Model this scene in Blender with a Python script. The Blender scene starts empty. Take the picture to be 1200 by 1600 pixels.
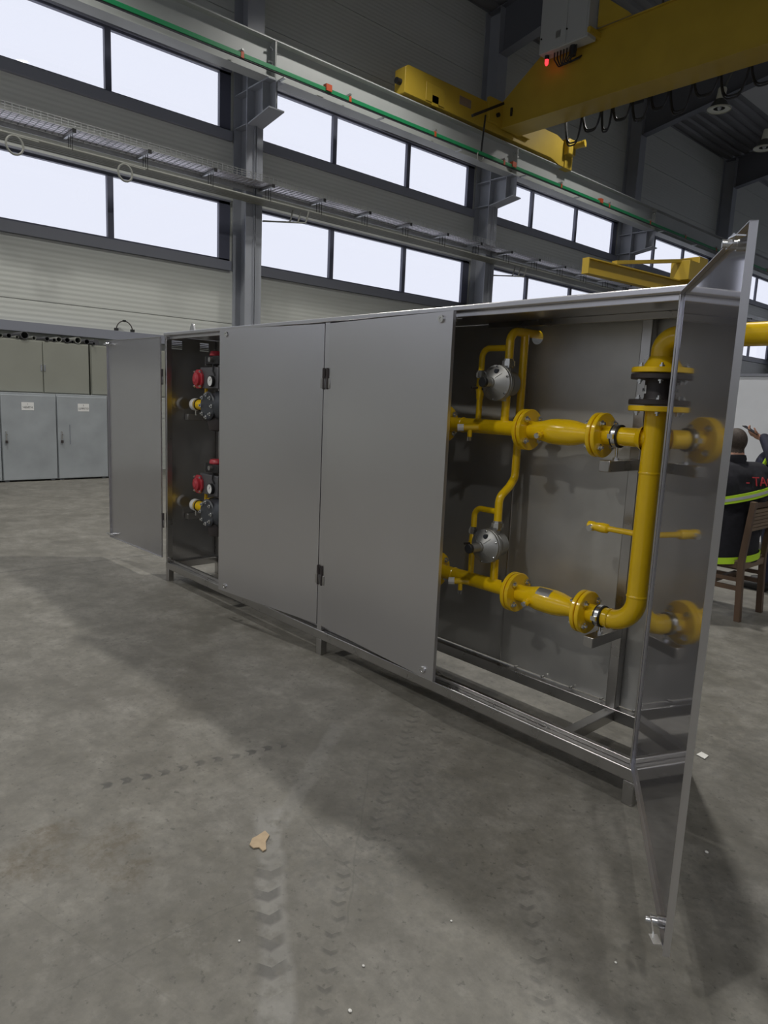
import bpy, bmesh, math, random
from mathutils import Vector, Matrix
random.seed(7)
PI = math.pi
S = bpy.context.scene
COL = S.collection

# ------------------------------------------------------------------ camera
cam_d = bpy.data.cameras.new('camera'); cam = bpy.data.objects.new('camera', cam_d); COL.objects.link(cam)
F_PX, YAW, PITCH, ROLL = 1094.61, -0.830396, -0.158609, -0.0435025
fw = Vector((math.sin(YAW)*math.cos(PITCH), math.cos(YAW)*math.cos(PITCH), math.sin(PITCH)))
rt = Vector((math.cos(YAW), -math.sin(YAW), 0)); dn = fw.cross(rt)
rt2 = math.cos(ROLL)*rt + math.sin(ROLL)*dn; dn2 = -math.sin(ROLL)*rt + math.cos(ROLL)*dn
cm = Matrix.Identity(4)
for i in range(3):
    cm[i][0] = rt2[i]; cm[i][1] = -dn2[i]; cm[i][2] = -fw[i]
cm.translation = Vector((1.1967, -2.4904, 1.55435))
cam.matrix_world = cm
cam_d.sensor_fit = 'VERTICAL'; cam_d.sensor_height = 36; cam_d.sensor_width = 27
cam_d.lens = F_PX*36/1600; cam_d.clip_start = 0.05; cam_d.clip_end = 300
S.camera = cam

# ------------------------------------------------------------------ world, exposure
W = bpy.data.worlds.new('overcast_sky'); S.world = W; W.use_nodes = True
bg = W.node_tree.nodes['Background']; bg.inputs[0].default_value = (0.90, 0.925, 1.06, 1); bg.inputs[1].default_value = 1.0
vs = S.view_settings; vs.view_transform = 'Standard'; vs.look = 'None'; vs.exposure = 0.0; vs.gamma = 1.0; vs.use_curve_mapping = False

# hall lamps: (x, y, watts); lit ones carry a real spot light inside their reflector
LAMP_Z = 10.3
LAMPS_ON = [(-8.4, -1.0, 1250), (-8.4, -9.0, 950), (-2.65, 3.95, 2050), (5.5, -6.5, 1050), (5.5, 4.0, 550), (-8.4, 7.05, 700), (-1.5, -9.5, 1400), (-8.9, 15.1, 420)]  # both right-hand lamps and the hall-axis one are unseen, added to brighten the hall
LAMPS_OFF = [(-8.85, 19.2), (-9.05, 23.2), (-9.05, 27.25), (-9.05, 31.3)]

# ------------------------------------------------------------------ materials
def N(nt, t, **kw):
    n = nt.nodes.new(t)
    for k, v in kw.items():
        if k.startswith('i_'): n.inputs[int(k[2:])].default_value = v
        else: setattr(n, k, v)
    return n
MATS = {}
def mat(name, col, rough=0.5, metal=0.0, noise=0.0, nscale=8.0, bump=0.0, bscale=60.0, stretch=None, spec=0.5, rnoise=0.0, coat=0.0, aniso=0.0):
    if name in MATS: return MATS[name]
    m = bpy.data.materials.new(name); m.use_nodes = True; nt = m.node_tree; p = nt.nodes['Principled BSDF']
    p.inputs['Base Color'].default_value = (*col, 1); p.inputs['Roughness'].default_value = rough; p.inputs['Metallic'].default_value = metal
    p.inputs['Specular IOR Level'].default_value = spec; p.inputs['Coat Weight'].default_value = coat
    if aniso: p.inputs['Anisotropic'].default_value = aniso
    L = nt.links.new
    if noise or bump or rnoise:
        tc = N(nt, 'ShaderNodeTexCoord'); mp = N(nt, 'ShaderNodeMapping')
        if stretch: mp.inputs['Scale'].default_value = stretch
        L(tc.outputs['Object'], mp.inputs[0])
        nz = N(nt, 'ShaderNodeTexNoise'); nz.inputs['Scale'].default_value = nscale; nz.inputs['Detail'].default_value = 5; L(mp.outputs[0], nz.inputs['Vector'])
        if noise:
            mr = N(nt, 'ShaderNodeMapRange'); mr.inputs[1].default_value = .3; mr.inputs[2].default_value = .7; mr.inputs[3].default_value = 1-noise; mr.inputs[4].default_value = 1+noise
            L(nz.outputs[0], mr.inputs[0])
            mx = N(nt, 'ShaderNodeMix', data_type='RGBA', blend_type='MULTIPLY'); mx.inputs[0].default_value = 1; mx.inputs[6].default_value = (*col, 1)
            L(mr.outputs[0], mx.inputs[7]); L(mx.outputs[2], p.inputs['Base Color'])
        if rnoise:
            mr2 = N(nt, 'ShaderNodeMapRange'); mr2.inputs[1].default_value = .3; mr2.inputs[2].default_value = .7; mr2.inputs[3].default_value = max(.02, rough-rnoise); mr2.inputs[4].default_value = rough+rnoise
            L(nz.outputs[0], mr2.inputs[0]); L(mr2.outputs[0], p.inputs['Roughness'])
        if bump:
            nb = N(nt, 'ShaderNodeTexNoise'); nb.inputs['Scale'].default_value = bscale; nb.inputs['Detail'].default_value = 3; L(mp.outputs[0], nb.inputs['Vector'])
            b = N(nt, 'ShaderNodeBump'); b.inputs['Strength'].default_value = bump; b.inputs['Distance'].default_value = .01
            L(nb.outputs[0], b.inputs['Height']); L(b.outputs[0], p.inputs['Normal'])
    MATS[name] = m; return m
def emit(name, col, st):
    if name in MATS: return MATS[name]
    m = bpy.data.materials.new(name); m.use_nodes = True; p = m.node_tree.nodes['Principled BSDF']
    p.inputs['Base Color'].default_value = (*col, 1); p.inputs['Emission Color'].default_value = (*col, 1); p.inputs['Emission Strength'].default_value = st
    MATS[name] = m; return m

M_STEEL_OUT = mat('satin_stainless', (.66, .655, .68), .30, 1.0, noise=.03, nscale=1.2, rnoise=.012)
M_STEEL_IN = mat('mill_stainless', (.41, .405, .445), .075, 1.0, noise=.03, nscale=2.0, rnoise=.02)
M_STEEL_END = mat('dull_stainless', (.40, .395, .39), .27, 1.0, noise=.05, nscale=3, rnoise=.03)
M_STEEL_BACK = mat('smudged_stainless', (.56, .555, .535), .33, 1.0, noise=.11, nscale=3.5, rnoise=.05)
M_TUBE = mat('stainless_tube', (.47, .46, .45), .30, 1.0, noise=.06, nscale=9, rnoise=.04)
def hazy(m, sharp, broad, f):
    nt = m.node_tree; p = nt.nodes['Principled BSDF']; o = nt.nodes['Material Output']
    for l in list(p.inputs['Roughness'].links): nt.links.remove(l)
    p.inputs['Roughness'].default_value = sharp
    q_ = N(nt, 'ShaderNodeBsdfPrincipled'); q_.inputs['Metallic'].default_value = 1; q_.inputs['Roughness'].default_value = broad
    if p.inputs['Base Color'].links: nt.links.new(p.inputs['Base Color'].links[0].from_socket, q_.inputs['Base Color'])
    else: q_.inputs['Base Color'].default_value = p.inputs['Base Color'].default_value
    mx = N(nt, 'ShaderNodeMixShader'); mx.inputs[0].default_value = f
    nt.links.new(p.outputs[0], mx.inputs[1]); nt.links.new(q_.outputs[0], mx.inputs[2]); nt.links.new(mx.outputs[0], o.inputs[0])
hazy(M_STEEL_IN, .055, .50, .22)
M_STEEL_LEFT = mat('hazy_stainless', (.56, .555, .58), .2, 1.0, noise=.03, nscale=2)
hazy(M_STEEL_LEFT, .16, .42, .55)
hazy(M_STEEL_BACK, .30, .66, .75)
hazy(M_STEEL_END, .12, .50, .45)
M_ZINC = mat('zinc_bolt', (.72, .73, .74), .25, 1.0)
M_CHROME = mat('chrome_lock', (.75, .75, .76), .15, 1.0)
M_BLACKR = mat('black_rubber', (.012, .012, .013), .55)
M_YPIPE = mat('yellow_gas_paint', (.84, .545, .006), .22, 0, noise=.04, nscale=6, coat=.4, bump=.02, bscale=25)
M_YCRANE = mat('crane_yellow_paint', (.47, .325, .035), .42, 0, noise=.06, nscale=2)
M_DCAST = mat('dark_cast_iron', (.035, .028, .028), .5)
M_ALU = mat('cast_aluminium', (.40, .40, .39), .50, .9, noise=.08, nscale=20)
M_RED = mat('red_cap_paint', (.45, .035, .05), .38)
M_GREYB = mat('dark_grey_valve_body', (.04, .045, .055), .4)
M_WHITEL = mat('white_sticker', (.75, .75, .74), .6)
M_INK = mat('black_ink', (.02, .02, .02), .6)
M_COLUMN = mat('column_grey_paint', (.31, .325, .36), .42, noise=.05, nscale=2)
M_BEAM = mat('beam_grey_paint', (.43, .445, .44), .45, noise=.05, nscale=1.5)
M_FRAME = mat('window_frame_grey', (.095, .10, .14), .4)
M_TRIM = mat('sill_trim_grey', (.215, .225, .265), .45)
M_GREEN = mat('green_conductor_rail', (.02, .26, .10), .4)
M_ORANGE = mat('orange_clip', (.55, .09, .03), .5)
M_GALV = mat('galvanised_wire', (.50, .51, .51), .4, .9, noise=.08, nscale=10)
M_CONDUIT = mat('grey_conduit', (.25, .255, .23), .5)
M_TRAYL = mat('galvanised_sheet', (.88, .84, .87), .52, 1.0, noise=.05, nscale=6)
M_BLOCK = mat('grey_anodised_block', (.14, .14, .15), .45, .5)
M_DECK = mat('roof_deck', (.16, .16, .165), .5, noise=.06, nscale=1)
M_RAFTER = mat('rafter_grey_paint', (.13, .135, .155), .5)
M_ROOFL = mat('roof_light_sheet', (.50, .50, .49), .6, noise=.06, nscale=.8)
M_LOCKER_LO = mat('locker_blue_grey', (.33, .355, .375), .42, noise=.10, nscale=3, rnoise=.06)
M_LOCKER_UP = mat('locker_olive_grey', (.255, .26, .225), .5, noise=.05, nscale=2)
M_PIPEEND = mat('dark_pvc_offcut', (.07, .07, .075), .45)
M_WOOD = mat('brown_stained_wood', (.105, .065, .042), .5, noise=.25, nscale=12, stretch=(1, 1, .15))
M_WOODL = mat('worn_wood_slat', (.19, .135, .09), .55, noise=.25, nscale=14, stretch=(1, .15, 1))
M_CLOTH = mat('navy_black_cloth', (.010, .010, .016), .85, noise=.3, nscale=30)
M_NAVY = mat('navy_cloth', (.012, .014, .035), .8, noise=.3, nscale=30)
M_SKIN = mat('skin', (.42, .22, .15), .5)
M_HAIR = mat('dark_short_hair', (.045, .032, .025), .7, noise=.3, nscale=80)
M_HIVIS = mat('hi_vis_yellow', (.50, .80, .03), .6)
M_REFL = mat('silver_reflective_tape', (.48, .50, .52), .4)
M_REDTXT = mat('red_print', (.45, .03, .04), .6)
M_CARD = mat('cardboard', (.46, .35, .23), .8, noise=.08, nscale=40)
M_PAPER = mat('white_paper', (.75, .74, .71), .7)
M_BOARD = mat('white_board_panel', (.66, .68, .72), .5, noise=.05, nscale=3)
M_LAMPB = mat('lamp_housing', (.13, .135, .125), .5)
M_LAMPI = mat('lamp_reflector_cream', (.70, .70, .60), .4)
M_BOX = mat('light_grey_enclosure', (.42, .43, .43), .45)
M_CABLE = mat('black_cable', (.012, .012, .014), .45)
M_LAMPON = emit('lit_lamp_lens', (1.0, .97, .9), 12.0)
M_REDL = emit('red_pilot_light', (1.0, .03, .04), 2.5)

def mat_glass():
    m = bpy.data.materials.new('window_glass'); m.use_nodes = True; nt = m.node_tree; nt.nodes.clear()
    o = N(nt, 'ShaderNodeOutputMaterial'); t = N(nt, 'ShaderNodeBsdfTransparent'); t.inputs[0].default_value = (.985, .99, .99, 1)
    g = N(nt, 'ShaderNodeBsdfGlossy'); g.inputs['Roughness'].default_value = .02; mx = N(nt, 'ShaderNodeMixShader'); mx.inputs[0].default_value = .04
    nt.links.new(t.outputs[0], mx.inputs[1]); nt.links.new(g.outputs[0], mx.inputs[2]); nt.links.new(mx.outputs[0], o.inputs[0]); return m
M_GLASS = mat_glass()

def mat_wallpanel():
    m = bpy.data.materials.new('sandwich_panel_light_grey'); m.use_nodes = True; nt = m.node_tree; p = nt.nodes['Principled BSDF']; L = nt.links.new
    p.inputs['Base Color'].default_value = (.51, .525, .495, 1); p.inputs['Roughness'].default_value = .45
    tc = N(nt, 'ShaderNodeTexCoord'); sx = N(nt, 'ShaderNodeSeparateXYZ'); L(tc.outputs['Object'], sx.inputs[0])
    mu = N(nt, 'ShaderNodeMath', operation='MULTIPLY'); mu.inputs[1].default_value = 2*PI/.085; L(sx.outputs[2], mu.inputs[0])
    sn = N(nt, 'ShaderNodeMath', operation='SINE'); L(mu.outputs[0], sn.inputs[0])
    b = N(nt, 'ShaderNodeBump'); b.inputs['Strength'].default_value = .35; b.inputs['Distance'].default_value = .004
    L(sn.outputs[0], b.inputs['Height']); L(b.outputs[0], p.inputs['Normal']); return m
M_WALL = mat_wallpanel()

def mat_floor():
    m = bpy.data.materials.new('worn_concrete'); m.use_nodes = True; nt = m.node_tree; p = nt.nodes['Principled BSDF']; L = nt.links.new
    tc = N(nt, 'ShaderNodeTexCoord'); P = tc.outputs['Object']
    def noise(sc, det=6, rough=.6, vec=P):
        n = N(nt, 'ShaderNodeTexNoise'); n.inputs['Scale'].default_value = sc; n.inputs['Detail'].default_value = det; n.inputs['Roughness'].default_value = rough; L(vec, n.inputs['Vector']); return n.outputs[0]
    def rng(s, a, b, c, d):
        r = N(nt, 'ShaderNodeMapRange'); r.inputs[1].default_value = a; r.inputs[2].default_value = b; r.inputs[3].default_value = c; r.inputs[4].default_value = d; L(s, r.inputs[0]); return r.outputs[0]
    def mth(op, a, b=None, cl=False):
        n = N(nt, 'ShaderNodeMath', operation=op); n.use_clamp = cl
        for i, v in enumerate((a, b)):
            if v is None: continue
            if isinstance(v, (int, float)): n.inputs[i].default_value = v
            else: L(v, n.inputs[i])
        return n.outputs[0]
    def mixc(f, a, b):
        n = N(nt, 'ShaderNodeMix', data_type='RGBA')
        if isinstance(f, (int, float)): n.inputs[0].default_value = f
        else: L(f, n.inputs[0])
        for i, v in ((6, a), (7, b)):
            if isinstance(v, tuple): n.inputs[i].default_value = (*v, 1)
            else: L(v, n.inputs[i])
        return n.outputs[2]
    sx = N(nt, 'ShaderNodeSeparateXYZ'); L(P, sx.inputs[0]); X, Y = sx.outputs[0], sx.outputs[1]
    big = noise(.55, 7, .62); mid = noise(2.6, 7, .65); fine = noise(26, 5, .7)
    c = mixc(rng(big, .35, .65, 0, 1), (.126, .119, .100), (.194, .184, .158))
    c = mixc(rng(mid, .40, .68, 0, .55), c, (.275, .265, .242))
    c = mixc(rng(mid, .28, .40, .5, 0), c, (.115, .110, .099))
    c = mixc(rng(fine, .42, .68, 0, .40), c, (.10, .097, .09))
    scuff = noise(7, 9, .72); c = mixc(rng(scuff, .46, .60, 0, .45), c, (.098, .093, .080)); c = mixc(rng(scuff, .33, .44, .34, 0), c, (.30, .29, .262))
    speck = noise(34, 3, .6); c = mixc(rng(speck, .62, .68, 0, .55), c, (.07, .067, .06))
    # rusty brown stains
    def blob(cx, cy, r, seed):
        dx = mth('SUBTRACT', X, cx); dy = mth('SUBTRACT', Y, cy)
        d = mth('SQRT', mth('ADD', mth('MULTIPLY', dx, dx), mth('MULTIPLY', dy, dy)))
        e = mth('ADD', mth('DIVIDE', d, r), mth('MULTIPLY', mth('SUBTRACT', noise(9+seed, 4), .5), 2.6))
        return mth('MULTIPLY', rng(e, .35, 1.05, 1, 0), rng(fine, .38, .60, .15, 1))
    for cx, cy, r, s in ((-1.12, -1.87, .16, 0), (-1.04, -1.65, .12, 1), (-.86, -1.68, .10, 2), (-1.24, -1.80, .08, 3), (-2.3, -2.0, .15, 4)):
        c = mixc(mth('MULTIPLY', blob(cx, cy, r, s), .5), c, (.10, .075, .042))
    for cx, cy, r, s in ((-.45, -.98, .35, 5), (.36, -.22, .22, 6), (.55, -1.0, .2, 7), (-.55, -.55, .25, 8), (.2, .9, .4, 9)):
        c = mixc(mth('MULTIPLY', blob(cx, cy, r, s), .30), c, (.085, .085, .082))
    # tyre tracks left by a forklift: rows of tread marks, dark or dusty
    wob = mth('MULTIPLY', mth('SUBTRACT', noise(5, 2), .5), .05)
    rough_n = mth('MULTIPLY', rng(noise(16, 4), .32, .50, .1, 1), rng(noise(4.5, 3), .34, .52, .45, 1))
    def track(x0, y0, x1, y1, w, per, duty, strength, col, c):
        ln = math.hypot(x1-x0, y1-y0); dx, dy = (x1-x0)/ln, (y1-y0)/ln
        ax = mth('SUBTRACT', X, x0); ay = mth('SUBTRACT', Y, y0)
        u = mth('ADD', mth('MULTIPLY', ax, dx), mth('MULTIPLY', ay, dy))
        v = mth('ADD', mth('ADD', mth('MULTIPLY', ax, -dy), mth('MULTIPLY', ay, dx)), wob)
        av = mth('ABSOLUTE', v)
        inw = rng(av, w*.6, w, 1, 0)
        inl = mth('MULTIPLY', rng(u, 0, .08, 0, 1), rng(u, ln-.1, ln, 1, 0))
        fr = mth('FRACT', mth('DIVIDE', mth('ADD', u, mth('MULTIPLY', av, .6)), per)) if per else None
        k = mth('MULTIPLY', inw, inl)
        if per: k = mth('MULTIPLY', k, rng(fr, duty, duty+.12, 1, 0))
        k = mth('MULTIPLY', mth('MULTIPLY', k, rough_n), strength)
        return mixc(k, c, col)
    DK, LT = (.050, .048, .046), (.36, .355, .34)
    c = track(-.92, -1.10, .10, -1.72, .055, 0, 0, .34, LT, c)
    c = track(-1.30, -.42, -.72, -1.22, .05, 0, 0, .20, LT, c)
    c = track(-1.42, -1.62, -1.24, -.70, .028, .075, .40, .7, DK, c)
    c = track(-.66, -1.27, -.13, -1.60, .05, .10, .38, .55, DK, c)
    c = track(-.50, -1.05, .02, -1.56, .028, .065, .20, .5, DK, c)
    c = track(-1.22, .02, -.42, -1.05, .035, .06, .26, .38, DK, c)
    c = track(-1.02, .0, -.52, -.75, .03, .06, .24, .32, DK, c)
    c = track(-.16, -.52, .40, -1.12, .03, .07, .22, .42, DK, c)
    # thin scratches and the sawn joint
    def line(x0, y0, x1, y1, w, s, c, col=(.09, .088, .08)):
        ln = math.hypot(x1-x0, y1-y0); dx, dy = (x1-x0)/ln, (y1-y0)/ln
        ax = mth('SUBTRACT', X, x0); ay = mth('SUBTRACT', Y, y0)
        u = mth('ADD', mth('MULTIPLY', ax, dx), mth('MULTIPLY', ay, dy)); v = mth('ADD', mth('ADD', mth('MULTIPLY', ax, -dy), mth('MULTIPLY', ay, dx)), mth('MULTIPLY', wob, .8))
        k = mth('MULTIPLY', rng(mth('ABSOLUTE', v), w*.5, w, 1, 0), mth('MULTIPLY', rng(u, 0, .05, 0, 1), rng(u, ln-.05, ln, 1, 0)))
        return mixc(mth('MULTIPLY', k, s), c, col)
    c = line(-5.11, -12, -5.11, 30, .012, .8, c)
    c = line(-.52, -2.03, -.50, -1.40, .004, .28, c); c = line(-.75, -1.05, -.30, -1.12, .004, .3, c); c = line(-1.30, -2.1, -.2, -1.75, .004, .22, c)
    c = line(-.9, -.6, -.2, -1.3, .004, .3, c)
    L(c, p.inputs['Base Color'])
    r = rng(mid, .3, .7, .42, .62); L(r, p.inputs['Roughness']); p.inputs['Specular IOR Level'].default_value = .45
    b = N(nt, 'ShaderNodeBump'); b.inputs['Strength'].default_value = .18; b.inputs['Distance'].default_value = .004; L(fine, b.inputs['Height']); L(b.outputs[0], p.inputs['Normal'])
    return m

# ------------------------------------------------------------------ mesh builder
class MB:
    def __init__(s, T=None): s.v = []; s.f = []; s.T = T
    def add(s, vs, fs):
        n = len(s.v)
        for v in vs:
            v = Vector(v); s.v.append(tuple(s.T @ v) if s.T is not None else tuple(v))
        for f in fs: s.f.append(tuple(i+n for i in f))
        return s
    def box(s, x0, x1, y0, y1, z0, z1):
        if x0 > x1: x0, x1 = x1, x0
        if y0 > y1: y0, y1 = y1, y0
        if z0 > z1: z0, z1 = z1, z0
        return s.add([(x0,y0,z0),(x1,y0,z0),(x1,y1,z0),(x0,y1,z0),(x0,y0,z1),(x1,y0,z1),(x1,y1,z1),(x0,y1,z1)],
                     [(0,3,2,1),(4,5,6,7),(0,1,5,4),(1,2,6,5),(2,3,7,6),(3,0,4,7)])
    def bar(s, p0, p1, w, h, up=(0,0,1)):
        p0, p1 = Vector(p0), Vector(p1); d = (p1-p0).normalized(); u = Vector(up)
        a = d.cross(u).normalized()*w/2; b = a.cross(d).normalized()*h/2
        vs = [p+sa*a+sb*b for p in (p0, p1) for sa, sb in ((-1,-1),(1,-1),(1,1),(-1,1))]
        return s.add(vs, [(0,1,2,3),(7,6,5,4),(0,4,5,1),(1,5,6,2),(2,6,7,3),(3,7,4,0)])
    @staticmethod
    def frame(d):
        d = Vector(d).normalized(); t = Vector((0,0,1)) if abs(d.z) < .9 else Vector((1,0,0))
        a = d.cross(t).normalized(); return d, a, d.cross(a).normalized()
    def lathe(s, prof, o, axis, n=20, cap=True):
        d, a, b = s.frame(axis); o = Vector(o); vs = []; fs = []
        for r, h in prof:
            for i in range(n):
                t = 2*PI*i/n; vs.append(o+d*h+(a*math.cos(t)+b*math.sin(t))*r)
        for k in range(len(prof)-1):
            for i in range(n):
                j = (i+1) % n; fs.append((k*n+i, (k+1)*n+i, (k+1)*n+j, k*n+j))
        if cap:
            fs.append(tuple(range(n))); fs.append(tuple(reversed(range((len(prof)-1)*n, len(prof)*n))))
        return s.add(vs, fs)
    def cyl(s, p0, p1, r, n=16, r1=None):
        p0, p1 = Vector(p0), Vector(p1); return s.lathe([(r, 0), (r if r1 is None else r1, (p1-p0).length)], p0, p1-p0, n)
    def tube(s, pts, r, n=12, fil=0.0, seg=6, closed=False):
        pts = [Vector(p) for p in pts]
        if fil:
            q = [pts[0]]
            for i in range(1, len(pts)-1):
                p = pts[i]; a = (pts[i-1]-p); b = (pts[i+1]-p); ang = a.angle(b)
                if ang > 3.1: q.append(p); continue
                t = min(fil/math.tan(ang/2), a.length*.49, b.length*.49); rr = t*math.tan(ang/2)
                a.normalize(); b.normalize(); c = p+(a+b).normalized()*(rr/math.sin(ang/2))
                s0 = p+a*t-c; s1 = p+b*t-c; tot = s0.angle(s1); ax = s0.cross(s1).normalized()
                for k in range(seg+1): q.append(c+Matrix.Rotation(tot*k/seg, 3, ax) @ s0)
            q.append(pts[-1]); pts = q
        m = len(pts); vs = []; fs = []; prev = None
        for i, p in enumerate(pts):
            if closed: d = pts[(i+1) % m]-pts[i-1]
            else: d = pts[min(i+1, m-1)]-pts[max(i-1, 0)]
            d.normalize()
            if prev is None: _, a, b = s.frame(d)
            else:
                a = prev-d*prev.dot(d); a.normalize(); b = d.cross(a)
            prev = a
            for k in range(n):
                t = 2*PI*k/n; vs.append(p+(a*math.cos(t)+b*math.sin(t))*r)
        for i in range(m if closed else m-1):
            j0 = i*n; j1 = ((i+1) % m)*n
            for k in range(n):
                l = (k+1) % n; fs.append((j0+k, j0+l, j1+l, j1+k))
        if not closed: fs.append(tuple(reversed(range(n)))); fs.append(tuple(range((m-1)*n, m*n)))
        return s.add(vs, fs)
    def prism(s, poly, ax, a0, a1):
        # poly: 2D points in the two other axes (in xyz order), extruded along ax
        def P(u, v, w): return {'x': (w, u, v), 'y': (u, w, v), 'z': (u, v, w)}[ax]
        n = len(poly); vs = [P(u, v, a0) for u, v in poly]+[P(u, v, a1) for u, v in poly]
        return s.add(vs, [tuple(reversed(range(n))), tuple(range(n, 2*n))]+[(i, (i+1) % n, n+(i+1) % n, n+i) for i in range(n)])
    def ball(s, c, rx, ry=None, rz=None, n=16, m=10, R=None):
        ry = ry or rx; rz = rz or rx; c = Vector(c); vs = []; fs = []
        for i in range(m+1):
            ph = PI*i/m
            for k in range(n):
                t = 2*PI*k/n; v = Vector((rx*math.sin(ph)*math.cos(t), ry*math.sin(ph)*math.sin(t), rz*math.cos(ph)))
                if R is not None: v = R @ v
                vs.append(c+v)
        for i in range(m):
            for k in range(n):
                l = (k+1) % n; fs.append((i*n+k, (i+1)*n+k, (i+1)*n+l, i*n+l))
        return s.add(vs, fs)
    def mesh(s, name, o=(0,0,0), angle=35):
        me = bpy.data.meshes.new(name); o = Vector(o)
        me.from_pydata([tuple(Vector(v)-o) for v in s.v], [], s.f)
        bm = bmesh.new(); bm.from_mesh(me); bmesh.ops.remove_doubles(bm, verts=bm.verts, dist=1e-6); bmesh.ops.dissolve_degenerate(bm, dist=1e-6, edges=bm.edges)
        bmesh.ops.recalc_face_normals(bm, faces=bm.faces); bm.to_mesh(me); bm.free()
        for p in me.polygons: p.use_smooth = True
        me.set_sharp_from_angle(angle=math.radians(angle)); return me
    def build(s, name, m, parent=None, bevel=0, loc=None, angle=35):
        o = org(parent) if parent is not None else Vector(loc or (0,0,0))
        me = s.mesh(name, o, angle); me.materials.append(m)
        ob = bpy.data.objects.new(name, me); COL.objects.link(ob)
        if parent is not None: ob.parent = parent; ORG[ob.name] = o
        else: ob.location = o; ORG[ob.name] = o
        if bevel:
            b = ob.modifiers.new('bevel', 'BEVEL'); b.width = bevel; b.segments = 2; b.limit_method = 'ANGLE'; b.angle_limit = math.radians(40)
        return ob
ORG = {}
def org(o): return ORG[o.name]
def tag(o, label=None, cat=None, group=None, kind=None):
    if label: o['label'] = label
    if cat: o['category'] = cat
    if group: o['group'] = group
    if kind: o['kind'] = kind
    return o
def thing(name, label, cat, loc=(0,0,0), group=None, kind=None):
    o = bpy.data.objects.new(name, None); COL.objects.link(o); o.location = loc; o.empty_display_size = .1; ORG[o.name] = Vector(loc)
    return tag(o, label, cat, group, kind)
def inst(me, name, parent, M):
    ob = bpy.data.objects.new(name, me); COL.objects.link(ob); ob.parent = parent
    M = M.copy(); M.translation = M.translation-org(parent); ob.matrix_local = M; ORG[ob.name] = org(parent); return ob
def axis_m(p, d):
    d, a, b = MB.frame(d); m = Matrix((a, d.cross(a), d)).transposed().to_4x4(); m.translation = Vector(p); return m
def text(name, s, size, m, parent, M, depth=.0015):
    cu = bpy.data.curves.new(name, 'FONT'); cu.body = s; cu.size = size; cu.extrude = depth; cu.align_x = 'CENTER'; cu.align_y = 'CENTER'
    tmp = bpy.data.objects.new(name+'_src', cu); COL.objects.link(tmp); cu.materials.append(m)
    me = bpy.data.meshes.new_from_object(tmp.evaluated_get(bpy.context.evaluated_depsgraph_get())); bpy.data.objects.remove(tmp); bpy.data.curves.remove(cu)
    if not me.materials: me.materials.append(m)
    ob = bpy.data.objects.new(name, me); COL.objects.link(ob)
    M = M.copy(); M.translation = M.translation-org(parent); ob.parent = parent; ob.matrix_local = M; ORG[ob.name] = org(parent); return ob

# ================================================================== the hall
XW, XF = -12.0, -11.5          # wall face, column flange face
C0, BAY = 5.28, 7.26           # first column in view, bay length
XR, Y0, Y1 = 12.0, -16.0, 41.58
COLS = [C0+BAY*k for k in range(-3, 6)]
fl = MB().box(-13, XR+.3, Y0-.3, Y1+.3, -.2, 0).build('floor', mat_floor()); tag(fl, 'worn grey concrete workshop floor with tyre tracks', kind='structure')

ZW = [(4.185, 5.325), (6.64, 7.715)]
def roof_z(x): return 11.49+.12*(min(x, -x)+11.9) if True else 0
def long_wall(name, x, sgn, side_label, first_w, seen):
    # sgn: +1 room lies at larger x
    w = MB()
    def bx(y0, y1, z0, z1): w.box(x-sgn*.16, x-sgn*.04, y0, y1, z0, z1)
    zs = [0, ZW[0][0], ZW[0][1], ZW[1][0], ZW[1][1], 11.6]
    for i in (0, 2, 4): bx(Y0, Y1, zs[i], zs[i+1])
    op = [(c+.24, c+BAY-.24) for c in COLS[:-1]]
    for i in (1, 3):
        y = Y0
        for a, b in op: bx(y, a, zs[i], zs[i+1]); y = b
        bx(y, Y1, zs[i], zs[i+1])
    wo = w.build(name, M_WALL); tag(wo, side_label, kind='structure')
    edges = [Y0]+COLS[1:-1]+[Y1]
    for a, b in zip(edges[:-1], edges[1:]):
        for z0, z1 in ((0, 1.0), (1.0, 2.0), (2.0, 2.965), (2.965, 4.0), (5.36, 6.455), (7.75, 8.8), (8.8, 9.9), (9.9, 10.9), (10.9, 11.47)):
            p = MB().box(x-sgn*.04, x, a+.006, b-.006, z0+.005, z1-.005).build('wall_panel', M_WALL, wo)
    n = first_w
    for ci, (a, b) in enumerate(op):
        for r, (z0, z1) in enumerate(ZW):
            win = thing('window_%d' % n, None, None, (x, (a+b)/2, z0)); win['kind'] = 'structure'; n += 1
            fx0, fx1 = x-sgn*.10, x-sgn*.02
            for y0, y1, za, zb in ((a, b, z0, z0+.045), (a, b, z1-.045, z1), (a, a+.05, z0, z1), (b-.24, b, z0, z1)):
                MB().box(fx0, fx1, y0, y1, za, zb).build('frame_bar', M_FRAME, win)
            ps = [a+.05, COLS[ci]+2.36, COLS[ci]+4.62, b-.24]
            for y in ps[1:3]: MB().box(fx0, fx1, y-.055, y+.055, z0+.045, z1-.045).build('mullion', M_FRAME, win)
            for y0, y1 in ((ps[0], ps[1]-.055), (ps[1]+.055, ps[2]-.055), (ps[2]+.055, ps[3])):
                MB().box(x-sgn*.064, x-sgn*.060, y0, y1, z0+.045, z1-.045).build('pane', M_GLASS, win)
            MB().box(x-sgn*.05, x+sgn*.07, a, b, z0-.185, z0).build('sill_trim', M_TRIM, win, bevel=.006)
            MB().box(x-sgn*.05, x+sgn*.02, a, b, z1, z1+.035).build('head_trim', M_TRIM, win)
    return wo
long_wall('wall_left', XW, 1, 'light grey sandwich panel wall with two rows of windows', 1, True)
long_wall('wall_right', XR, -1, 'panel wall on the other side of the hall', 40, False)
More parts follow.
